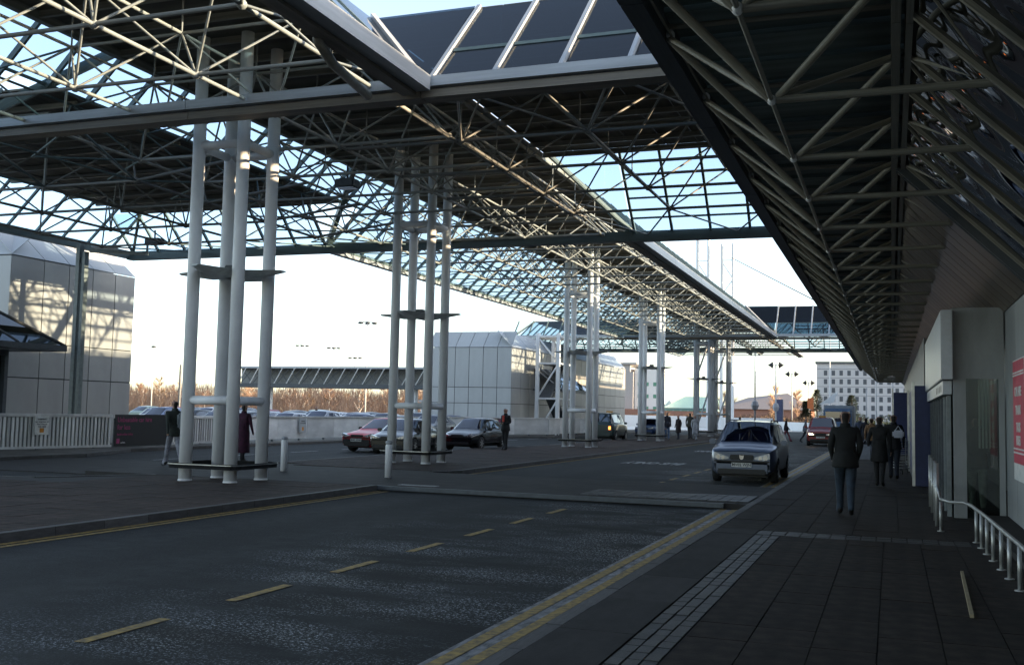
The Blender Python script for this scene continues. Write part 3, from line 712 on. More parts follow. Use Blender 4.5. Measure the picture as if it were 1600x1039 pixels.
tag(link('kerb_bar', MB().beam((.70, 12.3, .15), (.62, 9.6, .15), .03, .03).mesh('kerb_bar', mat('bar_yellow', (.3, .24, .14), .6))), 'thin pale wooden strip lying on the pavement near the guard rail', 'strip')

# ================================================================== LEFT SIDE
# barrier along the left lane
def rail_barrier(name, label, A, Bp, h, open_slats, z0=.1):
    A = Vector((*A, z0)); Bp = Vector((*Bp, z0)); d = Bp-A; L = d.length; rz = math.atan2(d.y, d.x)
    r = root(name, label, 'barrier', A, rz)
    if open_slats:
        sl = Pieces('slat', r); n = int(L/.16); inv = r.matrix_basis
        M0 = Matrix.Translation(A) @ Matrix.Rotation(rz, 4, 'Z'); r.matrix_basis = M0
        for k in range(n): 
            x = (k+.5)*L/n; sl.put(box_mesh(barrier_white), M0 @ Matrix.Translation((x, 0, h*.5)) @ Matrix.Diagonal((.09, .03, h*.84, 1)))
        sl.done('slat_rows')
        P('backing', MB().box(0, L, .03, .05, .1, h-.1), mat('rail_back', (.22, .22, .21), .7), r)
        P('top_rail', MB().rbox(0, L, -.06, .08, h-.12, h, .02), barrier_white, r); P('bottom_rail', MB().box(0, L, -.04, .06, .04, .12), barrier_white, r)
    else:
        M0 = Matrix.Translation(A) @ Matrix.Rotation(rz, 4, 'Z'); r.matrix_basis = M0
        pn = Pieces('barrier_panel', r); n = max(1, int(L/2.4))
        for k in range(n): pn.put(box_mesh(barrier_white), M0 @ Matrix.Translation(((k+.5)*L/n, 0, h*.5+.03)) @ Matrix.Diagonal((L/n-.02, .06, h*.88, 1)))
        pn.done(); P('top_rail', MB().rbox(0, L, -.1, .1, h-.09, h, .02), barrier_white, r)
    k = 0
    while k < L: P('post', MB().box(k-.04, k+.04, .06, .14, 0, h-.1), dark_edge, r); k += 2.4
    return r
rail_barrier('white_railing', 'white slatted railing in front of the left hand building', (-28.1, 26.0), (-27.3, 31.4), 1.25, True)
rail_barrier('white_railing', 'white slatted railing just right of the black advertising banner', (-27.6, 35.0), (-27.75, 40.5), 1.2, True)
rail_barrier('white_barrier', 'long white solid panel barrier behind the parked red car', (-27.75, 40.6), (-27.75, 62), 1.2, False)
rail_barrier('white_barrier', 'distant white solid panel barrier in front of the clad lift tower', (-27.5, 62.2), (-22.6, 69.5), 1.25, False)
rail_barrier('white_barrier', 'farthest white panel barrier, below the stair of the lift tower', (-22.6, 69.6), (-22.6, 80), 1.25, False)
bn = root('advert_banner', 'black advertising banner with pink lettering fixed along the railing', 'banner', (-27.3, 31.5, .1), math.atan2(3.5, -.3))
P('sheet', MB().box(0, 3.5, -.09, -.06, .06, 1.24), banner_black, bn); P('frame', MB().box(0, 3.5, -.055, .0, .02, 1.1), dark_edge, bn)
X_, Z_ = (1, 0, 0), (0, 0, 1)
ink(bn, 'Unbeatable car hire', .27, pink_print, (.12, -.095, 1.04), X_, Z_, align='LEFT'); ink(bn, 'for less', .27, pink_print, (.12, -.095, .76), X_, Z_, align='LEFT')
ink(bn, 'book online today', .13, pink_print, (.12, -.095, .5), X_, Z_, align='LEFT')
P('logo_block', MB().box(.1, .28, -.095, -.09, .16, .34), pink_print, bn); ink(bn, 'carhire', .1, plate_white, (.34, -.095, .19), X_, Z_, align='LEFT')
sg_ = root('warning_sign', 'white notice with a small orange square hung on the left railing', 'sign', (-27.75, 28.35, .95), math.atan2(5.4, .8))
P('board', MB().box(-.28, .28, -.15, -.12, -.33, .33), plate_white, sg_)
P('orange_patch', MB().box(-.08, .08, -.156, -.151, -.25, -.1), orange_print, sg_)
for z, tx in ((.2, 'WARNING'), (.11, 'NO WAITING AT'), (.03, 'ANY TIME IN'), (-.05, 'THIS AREA')): ink(sg_, tx, .07, dark_paint, (0, -.157, z), X_, Z_)
sg_ = root('warning_sign', 'faded white notice with an orange spot on the solid barrier left of the red car', 'sign', (-27.69, 45.3, .85), pi/2)
P('board', MB().box(-.3, .3, -.12, -.08, -.35, .35), sign_white, sg_); P('orange_patch', MB().box(-.09, .07, -.126, -.121, -.25, -.08), orange_print, sg_)
for z, tx in ((.2, 'WARNING'), (.1, 'NO WAITING')): ink(sg_, tx, .08, dark_paint, (0, -.127, z), X_, Z_)
pp = root('wall_poster', 'dark poster with a pink figure on the barrier below the lift tower', 'poster', (-25.3, 65.45, .75), math.atan2(7.3, 4.9))
P('sheet', MB().box(-.95, .95, -.12, -.09, -.5, .5), mat('poster_dark', (.06, .045, .05), .5), pp); P('pink_figure', MB().ball((.6, -.13, .3), .12, sc=(1, .1, 1)).box(.45, .75, -.135, -.125, -.25, .2), pink_print, pp)
# clad tower helper
def clad_tower(label, X1, Y0, X0, Y1, zt, zr, chf, yj, xj, zj, side_mat, front_mat, tag_):
    """right face at X1 runs Y0..Y1, front face at Y0 runs X0..X1"""
    r = root('clad_building', label, 'building', ((X0+X1)/2, (Y0+Y1)/2, 0))
    P('core', MB().box(X0+.06-r.location.x, X1-.06-r.location.x, Y0+.06-r.location.y, Y1-r.location.y, 0, zt-.02), joint_dark, r)
    pn = Pieces('cladding_panel', r); g = .02
    ys = [Y0]+yj+[Y1]; xs = [X0]+xj+[X1]; zs = [0]+zj+[zt]
    for a, b in zip(ys[:-1], ys[1:]):
        for c, d in zip(zs[:-1], zs[1:]): pn.box(X1-.05, X1, a+g, b-g, c+g, d-g, side_mat)
    for a, b in zip(xs[:-1], xs[1:]):
        for c, d in zip(zs[:-1], zs[1:]): pn.box(a+g, b-g, Y0, Y0+.05, c+g, d-g, front_mat)
    # mansard of panels
    for a, b in zip(ys[:-1], ys[1:]):
        a2 = a+g; pn.pane((X1, a2, zt+.02), (0, b-a-2*g, 0), (-chf*.9, 0, zr-zt), .03, front_mat)
    for a, b in zip(xs[:-1], xs[1:]):
        pn.pane((a+g, Y0, zt+.02), (b-a-2*g, 0, 0), (0, chf*.9, zr-zt), .03, front_mat)
    pn.done('cladding_rows')
    P('roof', MB().box(X0-r.location.x, X1-chf*.9-r.location.x, Y0+chf*.9-r.location.y, Y1-r.location.y, zt-.02, zr), front_mat, r)
    return r
b1 = clad_tower('tall pale panel clad block at the far left with a sunlit stripe', -30.5, 29.4, -38, 36.1, 7.15, 8.15, 1.3, [31.0, 32.3, 33.6, 34.9], [-36.5, -35, -33.5, -32], [2.64, 3.98], clad_warm, clad, 'b1')
b2 = clad_tower('silver panel clad lift tower beyond the parked cars, with curved metal roof', -25.6, 70, -32.2, 104, 6.35, 7.55, 1.3, [72+2*k for k in range(16)], [-31.1, -30.0, -28.9, -27.8, -26.7], [2.3, 3.45], clad_warm, clad, 'b2')
# awning at far left
aw = root('glass_awning', 'dark hipped glass awning over a doorway at the far left edge', 'awning', (-28.3, 24.5, 3.6))
hp = [(-2.2, -4), (1.1, -4), (1.1, 4.3), (-2.2, 4.3)]; hi = [(-2.2, -2.6), (-.5, -2.6), (-.5, 2.4), (-2.2, 2.4)]
dkg = glassmat('awning_glass', (.12, .12, .1), .12)
for i, j_ in ((0, 1), (1, 2), (2, 3)):
    a, b, c, d = [Vector((*hp[i], .12)), Vector((*hp[j_], .12)), Vector((*hi[j_], 1.35)), Vector((*hi[i], 1.35))]
    n = 4
    for k in range(n):
        q0 = a.lerp(b, k/n); q1 = a.lerp(b, (k+1)/n); r0 = d.lerp(c, k/n); r1 = d.lerp(c, (k+1)/n)
        P('glass_pane', MB().poly([q0, q1, r1, r0], .015), dkg, aw); P('glazing_bar', MB().beam(q0, r0, .05, .07), dark_edge, aw)
    P('glazing_bar', MB().beam(b, c, .07, .09), dark_edge, aw)
P('fascia', MB().box(-2.2, 1.14, -4.04, -3.98, -.08, .12).box(1.1, 1.16, -4, 4.3, -.08, .12).box(-2.2, 1.14, 4.28, 4.34, -.08, .12), dark_edge, aw)
P('soffit', MB().box(-2.1, 1.05, -3.9, 4.2, -.06, -.02), dark_edge, aw)
P('roof_cap', MB().box(-2.2, -.45, -2.65, 2.45, 1.34, 1.42).box(-2.1, -.75, -2.2, 1.9, 1.42, 1.6), dark_edge, aw)
dr = root('dark_doorway', 'dark recessed glazed doorway under the awning at the far left edge', 'door', (-30.2, 24.8, 0))
P('frame', MB().box(-.2, 2.0, -4, -3.8, 0, 3.5).box(1.8, 2.0, 2.35, 2.5, 0, 3.5).box(1.8, 2.0, -3.8, 2.35, 3.3, 3.5), dark_edge, dr); P('door_leaf', MB().box(1.82, 1.86, -3.8, -.8, 0, 3.3).box(1.82, 1.86, -.75, 2.3, 0, 3.3), mirror_glass, dr)
P('wall', MB().box(-.6, 1.7, -3.9, 2.4, 0, 3.4), dark_edge, dr)
# support post pair of the wing
wp = root('steel_post_pair', 'tall pair of grey steel posts holding up the left wing beside the clad building', 'post', (-28.1, 30.3, .1))
P('post', MB().box(-.14, .02, -.12, .12, 0, 7.6), mat('grey_green', (.20, .23, .22), .5), wp); P('post', MB().box(.14, .26, -.10, .10, 0, 7.2), MATS['grey_green'], wp)
P('tie_plate', MB().box(.02, .14, -.05, .05, 3.6, 3.75).box(.02, .14, -.05, .05, 6.8, 6.95), MATS['grey_green'], wp)
lb = root('light_bracket', 'horizontal grey lamp bracket projecting from the top of the left steel posts', 'bracket', (-27.8, 30.4, 7.35))
P('arm', MB().beam((0, 0, .0), (2.3, .4, -.12), .09, .12), MATS['grey_green'], lb); P('upright', MB().beam((2.25, .4, -.1), (2.25, .4, .25), .06, .06, up=(1, 0, 0)), MATS['grey_green'], lb)
P('lamp_panel', MB().beam((.1, .05, .16), (1.0, .2, .12), .28, .1), sign_white, lb)
# stair structure by lift tower
stt = root('stair_frame', 'white braced steel stair frame standing against the lift tower', 'stair', (-23.9, 74, .1))
for x, y in ((-.8, -.8), (.8, -.8), (.8, 3), (-.8, 3)): P('post', MB().box(x-.13, x+.13, y-.13, y+.13, 0, 7.5), white_steel, stt)
for z in (2.6, 5.2, 7.2): P('landing', MB().box(-.9, .9, -.9, 3.1, z, z+.12), white_steel, stt)
P('brace_tube', MB().tube((-.8, -.8, 0), (.8, -.8, 2.6), .07).tube((-.8, -.8, 2.7), (.8, -.8, 5.2), .07).tube((.8, -.8, 5.3), (-.8, -.8, 7.2), .07), white_steel, stt, True)
P('stair_flight', MB().beam((.3, 3, 0), (.3, -.6, 2.6), .9, .12).beam((-.3, -.6, 2.7), (-.3, 3, 5.2), .9, .12), dark_edge, stt)
a2 = root('glass_awning', 'small dark sloped glass awning on the side of the lift tower', 'awning', (-25.6, 79, 3.4))
for k in range(5): P('glass_pane', MB().poly([(0, -4+k*1.6+.03, 1.7), (0, -4+k*1.6+1.57, 1.7), (2.2, -4+k*1.6+1.57, .1), (2.2, -4+k*1.6+.03, .1)], .02), dkg, a2); P('glazing_bar', MB().beam((0, -4+k*1.6, 1.72), (2.2, -4+k*1.6, .12), .07, .07), sign_white, a2)
P('fascia', MB().box(0, 2.25, -4.05, -3.98, -.05, .12).box(2.2, 2.28, -4, 4, -.05, .12), dark_edge, a2)
# bollards
for (x, y, lb_) in ((-14.77, 23.4, 'white bollard on the crossing right of the nearest column cluster'), (-11.46, 22.8, 'white bollard at the crossing left of the second column cluster')):
    r = root('bollard', lb_, 'bollard', (x, y, .11), 0, 'white bollards on the island')
    P('shaft', MB().lathe([(.085, 0), (.085, .76), (.07, .80)], n=16), white_steel, r, True); P('cap', MB().lathe([(.07, .80), (.085, .81), (.085, .86), (.05, .885)], n=16), mat('bollard_cap', (.35, .36, .38), .5), r, True)
# footbridge -------------------------------------------------------------
fb = root('footbridge', 'long covered truss footbridge crossing above the car park in the distance', 'bridge', (-53, 95, 0))
x0, x1 = -13.5, 14.2
P('roof', MB().box(x0, x1, -1.4, 1.6, 5.75, 5.95), sign_white, fb); P('floor', MB().box(x0, x1, -1.4, 1.6, 3.75, 4.15), dark_edge, fb)
P('glazing', MB().box(x0, x1, 1.3, 1.34, 4.15, 5.75), mat('bridge_back', (.2, .21, .22), .4), fb)
bp_ = Pieces('brace', fb); fb.matrix_basis = Matrix.Translation((-53, 95, 0)); x = x0; k = 0
while x < x1-1:
    bp_.beam((x-53, 93.55, 4.15), (x+.95-53, 93.55, 5.75), .13, .05, white_wall)
    bp_.beam((x+.2-53, 93.8, 4.2), (x+1.6-53, 93.8, 5.7), .06, .05, dark_edge); bp_.beam((x+1.6-53, 93.8, 4.2), (x+.2-53, 93.8, 5.7), .06, .05, dark_edge); x += 1.48
bp_.done()
for x in (-9.0, 8): P('pier', MB().box(x-.18, x+.18, -.3, .3, 0, 3.75), white_wall, fb)
# lamp masts ---------------------------------------------------------------
def highmast(x, y, h, label, heads=6):
    r = root('lamp_mast', label, 'lamp post', (x, y, 0), 0, 'tall lighting masts over the car park')
    P('pole', MB().tube((0, 0, 0), (0, 0, h), .13, .07, n=8), mat('pole_pale', (.5, .5, .5), .5), r, True)
    for k in range(heads):
        a = 2*pi*k/heads; P('lamp_head', MB().ball((cos(a)*.95, sin(a)*.95, h-.12), .34, sc=(1, 1, .35)).tube((0, 0, h), (cos(a)*.9, sin(a)*.9, h-.05), .04), dark_edge, r, True)
highmast(-58.6, 110, 12.0, 'tall lighting mast with a ring of lamps, right of the footbridge centre')
highmast(-86, 150, 11.6, 'distant lighting mast with its lamps just above the footbridge')
highmast(-82, 150, 10.0, 'small distant lighting mast right of the other two'); highmast(-92, 150, 12.0, 'lighting mast with a low cluster of lamps above the footbridge roof')
def lamp_post(x, y, h, label):
    r = root('street_lamp', label, 'lamp post', (x, y, 0))
    P('pole', MB().tube((0, 0, 0), (0, 0, h), .09, .06, n=8), MATS['pole_pale'], r, True); P('lamp_head', MB().ball((0, 0, h), .3, sc=(1.3, 1, .5)), dark_edge, r, True)
lamp_post(-89.5, 110, 9.1, 'slim street lamp standing over the birch trees, right of the left hand building')
tag(link('flue_pipe', MB().tube((-86.7, 112, 0), (-86.7, 112, 6.9), .16, n=8).mesh('flue_pipe', dark_edge)), 'short dark pole rising above the trees beside the slim street lamp', 'pole')
P4 = MATS['pole_pale']
for k, (x, y, h) in enumerate(((-13.4, 111, 8.45), (-12.9, 127, 7.9), (-12.7, 146, 7.6), (-11.8, 164, 7.0))):
    r = root('double_lamp', ['nearest', 'second', 'third', 'farthest'][k]+' of four slim lamp posts with twin black diamond heads beyond the crossing', 'lamp post', (x, y, 0), 0, 'twin headed lamp posts beyond the canopy')
    P('pole', MB().tube((0, 0, 0), (0, 0, h+.1), .1, .07, n=8), P4, r, True); P('cross_arm', MB().beam((-.6, 0, h), (.6, 0, h), .05, .05), P4, r)
    for s in (-1, 1): P('lamp_head', MB().add([(s*.35, 0, h+.42), (s*.35, 0, h-.42), (s*.95, 0, h), (s*.3, .25, h), (s*.3, -.25, h)], [(0, 2, 3), (0, 4, 2), (1, 3, 2), (1, 2, 4), (0, 3, 1), (0, 1, 4)]), black, r)
    if k < 2: P('banner_box', MB().ball((0, 0, 2.6+.3), .5, sc=(.8, .8, 1.15), seg=6, ring=4), mat('grey_box', (.3, .3, .32), .6), r)
# mast of the distant bridge
for i, (x, h, lb_) in enumerate(((-22.5, 25, 'left pale lattice pylon rising beyond the spine canopy'), (-19.4, 23.5, 'right pale lattice pylon rising beyond the spine canopy'))):
    r = root('pylon', lb_, 'pylon', (x, 132, 0), 0, 'pair of pale pylons')
    for s in (-1, 1): P('leg', MB().tube((s*.7, 0, 0), (s*.7, 0, h), .2, n=6), white_wall, r)
    P('crossbar', MB().beam((-.7, 0, 16.2), (.7, 0, 16.2), .2, .3).beam((-.7, 0, 21.4), (.7, 0, 21.4), .1, .1), white_wall, r)
    P('brace_tube', MB().tube((-.7, 0, 17), (.7, 0, 19), .06).tube((-.7, 0, 21.2), (.7, 0, 19), .06), white_wall, r)
r = root('stay_cable', 'long pale stay cables slanting down from the pylon to the far cross canopy', 'cable', (-18.6, 130, 21.4))
P('cable', MB().tube((0, 0, 0), (12.7, -40, -9.9), .05, n=6), dark_edge, r); P('cable', MB().tube((0, 0, -1.4), (11.6, -40, -10.2), .03, n=6), white_wall, r)

# ================================================================== FAR BUILDINGS
def far_block(label, x0, x1, y0, y1, h, m, wins, mw, name='far_building', cap=None):
    cx, cy = (x0+x1)/2, (y0+y1)/2; r = root(name, label, 'building', (cx, cy, 0))
    P('wall', MB().box(x0-cx, x1-cx, y0-cy, y1-cy, 0, h), m, r)
    if cap: P('parapet', MB().box(x0-cx-.3, x1-cx+.3, y0-cy-.3, y1-cy+.3, h, h+.5), cap, r)
    if wins:
        pw = Pieces('window', r); r.matrix_basis = Matrix.Translation((cx, cy, 0)); xa, xs_, nx, za, zs_, nz, ww, wh = wins
        for i in range(nx):
            for k in range(nz):
                X = xa+i*xs_; Z = za+k*zs_; pw.box(X, X+ww, y0-.04, y0+.02, Z, Z+wh, mw)
        pw.done('window_rows')
    return r
far_block('large grey hotel slab with rows of small dark windows at the right', -16.2, 14, 250, 268, 14.2, hotel_wall, (-14.6, 1.72, 16, 1.6, 1.98, 6, .75, 1.15), hotel_glass, cap=dark_edge)
ho = bpy.data.objects['far_building']
P('panel_joint', MB().box(*[-15.1+k*0 for k in (0,)], -15.05, -9.03, -9.01, 0, 14) if False else sum_ if False else MB().box(-15, 15, -9.02, -9.0, 12.9, 13.0).box(-15, 15, -9.02, -9, 10.9, 10.98).box(-15, 15, -9.02, -9, 8.9, 8.98).box(-15, 15, -9.02, -9, 6.9, 6.98), dark_edge, ho)
far_block('white office block with a green glazed end behind the third column cluster', -66, -59.6, 220, 240, 14.5, white_wall, (-65.5, 1.6, 3, 1.5, 3, 4, .9, 1.2), hotel_glass)
far_block('green glazed stair bay on the right end of the white office block', -59.55, -57.6, 220.2, 240, 11, green_glass, None, None)
far_block('red brick ground storey below the white office block', -59.5, -57.2, 219.6, 220.1, 3.4, brick_red, None, None)
tw = far_block('pale tower building with a flat overhanging cap and small windows', -55.8, -52.4, 220, 232, 10.8, mat('tower_grey', (.42, .40, .39), .7), None, None)
P('cap_roof', MB().box(-1.0, 1.0, -6, 4, 10.8, 12.4).box(-2.0, 2.6, -6.6, 5, 12.4, 12.8), MATS['tower_grey'], tw)
far_block('bright white wing right of the pale tower, with green tinted windows', -52.3, -46.5, 221, 232, 11.6, white_wall, (-51.6, 1.7, 3, 2.6, 2.6, 3, .7, .8), green_glass)
far_block('low red brick base in front of the pale tower', -57, -46.5, 216, 219.5, 2.8, brick_red, None, None)
tl = far_block('low teal roofed hall beyond the island columns', -46, -35, 222, 240, 3.2, teal_roof, (-45.4, 1.6, 6, 1.6, 1, 1, 1.2, 1.2), green_glass)
P('roof', MB().add([(-5.8, -9.4, 3.2), (5.8, -9.4, 3.2), (4.4, -1, 5.8), (-2.5, -1, 5.8), (-5.8, 9, 3.2), (5.8, 9, 3.2)], [(0, 1, 2, 3), (4, 3, 2, 5), (0, 3, 4), (1, 5, 2)]), teal_roof, tl)
far_block('long low red brick wall beyond the island columns', -50, -14, 200, 201, 2.5, brick_red, None, None, name='brick_wall')
r = root('pitched_hall', 'low brick hall with a shallow dark pitched roof beyond the bare trees', 'building', (-24, 215, 0))
P('wall', MB().box(-9, 9, 0, 10, 0, 3.2), brick_red, r); P('roof', MB().add([(-10, -.5, 3.2), (10, -.5, 3.2), (10, 10, 3.2), (-10, 10, 3.2), (-4, 5, 5.6), (4, 5, 6.6)], [(0, 1, 5, 4), (1, 2, 5), (2, 3, 4, 5), (3, 0, 4)]), mat('slate', (.30, .26, .25), .7), r)
r = root('site_hut', 'small white hut behind the car park, left of the clad lift tower', 'building', (-42.5, 96, 0))
P('wall', MB().box(-1.6, 3, -1.5, 1.5, 0, 2.5), white_wall, r); P('roof', MB().box(-1.8, 3.2, -1.7, 1.7, 2.5, 2.7), sign_white, r)

# ================================================================== VEGETATION
def bare_tree(seed, h, spread, bm_, tm, lean=0, twigs=520, birch=True):
    rnd = random.Random(seed); trunk = MB(); crown = MB()
    tp = [Vector((0, 0, 0))]
    for k in range(1, 6): tp.append(Vector((lean*k/5+rnd.uniform(-.12, .12), rnd.uniform(-.12, .12), h*.92*k/5)))
    trunk.path(tp, [h*.018*(1-.16*k) for k in range(6)], n=6)
    for b in range(16):
        f = rnd.uniform(.2, .95); i = min(int(f*5), 4); p = tp[i].lerp(tp[i+1], f*5-i); a = rnd.uniform(0, 2*pi); L = spread*(1.15-f)*rnd.uniform(.6, 1.1)+.4
        d = Vector((cos(a)*.7, sin(a)*.7, 1.0)).normalized(); q = p+d*L
        trunk.tube(p, q, .05, .015, n=4, caps=False)
        for t_ in range(twigs//16):
            u = rnd.uniform(.15, 1.05); s = p.lerp(q, u); dd = (d+Vector((rnd.uniform(-.8, .8), rnd.uniform(-.8, .8), rnd.uniform(-.4, .5)))).normalized(); l = rnd.uniform(.35, 1.1)
            e = s+dd*l; sd = dd.orthogonal().normalized()*rnd.uniform(.010, .026)
            crown.add([s-sd, s+sd, e], [(0, 1, 2)])
            m_ = s.lerp(e, .4); e2 = m_+(dd+Vector((rnd.uniform(-.7, .7), rnd.uniform(-.7, .7), rnd.uniform(-.3, .6)))).normalized()*l*.6
            crown.add([m_-sd*.7, m_+sd*.7, e2], [(0, 1, 2)])
    r = root('bare_tree', 'x', 'tree'); P('trunk', trunk, bm_, r); P('crown', crown, tm, r); return r
protos = [bare_tree(s, 6.6, 2.1, birch_bark, twig_red if s % 3 else twig_brown, lean=(s % 5-2)*.3, twigs=620) for s in range(5)]
rnd = random.Random(3); used = set()
for k in range(64):
    y = 138+rnd.uniform(-4, 16); f = k/63; x = -y*(.86-.43*f)+rnd.uniform(-1, 1)
    p = protos[k % 5]; o = p if k < 5 else copy_tree(p)
    tag(o, 'bare reddish birch tree in the belt beyond the car park', 'tree', 'bare birch belt beyond the car park')
    o.location = (x, y, 0); o.rotation_euler = (0, 0, rnd.uniform(0, 6.28)); s = rnd.uniform(.55, .95); o.scale = (s*1.15, s*1.15, s)
# thicket under the birches
mb = MB(); rnd = random.Random(9)
for k in range(26000):
    y = rnd.uniform(136, 160); x = -y*rnd.uniform(.42, .88); z = rnd.uniform(0, 1)**1.2*3.6*(1+.25*sin(x*.35))
    d = Vector((rnd.uniform(-.35, .35), rnd.uniform(-.35, .35), 1)).normalized()*rnd.uniform(.8, 1.9); sd = Vector((rnd.uniform(.02, .05), 0, 0))
    s = Vector((x, y, z)); mb.add([s-sd, s+sd, s+d], [(0, 1, 2)])
tag(link('thicket', mb.mesh('thicket', twig_red)), 'dense reddish brown winter thicket under the birch trees', 'thicket', kind='stuff')
def bushes(name, label, x0, x1, y0, y1, hmax, n, m, seed, ftop=None):
    rnd = random.Random(seed); mb = MB()
    for k in range(n):
        x = rnd.uniform(x0, x1); y = rnd.uniform(y0, y1); hh = hmax*(.6+.4*sin(x*.8+seed)*cos(y*.5)); z = rnd.uniform(0, hh)
        d = Vector((rnd.uniform(-1, 1), rnd.uniform(-1, 1), rnd.uniform(0, 1.3))).normalized()*rnd.uniform(.2, .55); sd = Vector((rnd.uniform(-.05, .05), rnd.uniform(-.05, .05), rnd.uniform(.02, .06)))
        s = Vector((x, y, z)); mb.add([s-sd, s+sd, s+d], [(0, 1, 2)])
    return tag(link(name, mb.mesh(name, m)), label, 'shrubs', kind='stuff')
bushes('shrub_bed', 'brown winter shrub bed beyond the pale pavement', -34, -9.5, 140, 150, 2.3, 15000, shrub_brown, 4)
bushes('shrub_bed', 'dark green shrub mass beyond the crossing near the hotel', -9, 3, 150, 158, 2.4, 6000, needle, 5)
t1 = bare_tree(21, 5.6, 2.6, bark, twig_brown, twigs=900); tag(t1, 'spreading bare tree behind the pale pavement, left of the lamp posts', 'tree'); t1.location = (-20.5, 139, 0)
t2 = bare_tree(22, 6.4, 1.2, bark, twig_red, twigs=700); tag(t2, 'slender upright reddish bare tree between the twin lamp posts', 'tree'); t2.location = (-15.6, 152, 0)
t3 = bare_tree(23, 5.8, 1.4, bark, twig_red, twigs=500); tag(t3, 'small bare tree left of the evergreen near the hotel', 'tree'); t3.location = (-13.2, 160, 0)
def conifer(x, y, h, rad, seed, label):
    rnd = random.Random(seed); r = root('evergreen_tree', label, 'tree', (x, y, 0)); P('trunk', MB().tube((0, 0, 0), (0, 0, h), .14, .03, n=6), bark, r); mb = MB()
    for k in range(2600):
        f = rnd.random()**.8; z = h*(.12+.88*f); R = rad*(1.05-f)*(.75+.35*sin(z*3+seed))+.1; a = rnd.uniform(0, 6.28); q = R*sqrt(rnd.random())
        s = Vector((q*cos(a), q*sin(a), z)); d = Vector((cos(a), sin(a), rnd.uniform(-.3, .5)))*rnd.uniform(.2, .45); sd = Vector((-sin(a), cos(a), .3))*rnd.uniform(.03, .08)
        mb.add([s-sd, s+sd, s+d], [(0, 1, 2)])
    P('crown', mb, needle, r)
conifer(-9.7, 150, 5.6, 1.7, 1, 'ragged dark evergreen tree in front of the left end of the hotel'); conifer(-5.1, 150, 4.9, 1.9, 2, 'rounded olive evergreen tree in front of the hotel windows'); conifer(-11.2, 150, 4.0, 1.2, 3, 'smaller evergreen tree beside the ragged one'); 
# flags and poles
for k, (x, h, lb_) in enumerate(((-2.4, 4.8, 'left pale flagpole before the hotel'), (-1.45, 5.6, 'second pale flagpole before the hotel'), (.15, 5.4, 'right pale flagpole before the hotel'))):
    r = root('flagpole', lb_, 'flagpole', (x, 112, 0), 0, 'pale flagpoles'); P('pole', MB().tube((0, 0, 0), (0, 0, h), .07, .05, n=8), white_wall, r); P('cap', MB().ball((0, 0, h+.05), .1), white_wall, r)
r = root('tall_flagpole', 'tall thin white pole in front of the hotel with a small orange flag', 'flagpole', (-6.9, 130, 0))
P('pole', MB().tube((0, 0, 0), (0, 0, 11.6), .09, .05, n=8), white_wall, r)
P('flag', MB().poly([(-2.6, 0, 2.9), (-1.9, .05, 2.6), (-1.9, .05, 4.2), (-2.6, 0, 4.0)], .03), mat('flag_orange', (.75, .2, .06), .7), r)
r = root('white_flag', 'white flag slanting above the blue lorry near the red taxi', 'flag', (-6.5, 128, 3.3)); P('cloth', MB().poly([(-1.6, 0, 0), (.2, .1, .3), (.5, .1, 1.6), (-.6, 0, .7)], .03), white_wall, r); P('staff', MB().tube((.5, .1, -3.2), (.5, .1, 1.7), .04), white_wall, r)
r = root('advert_column', 'dark blue advertising pillar standing near the far lamp post', 'pillar', (-13.6, 138, 0)); P('body', MB().rbox(-.5, .5, -.4, .4, .6, 4.0, .05), mat('navy', (.05, .06, .12), .5), r); P('leg', MB().box(-.1, .1, -.1, .1, 0, .6), dark_edge, r)

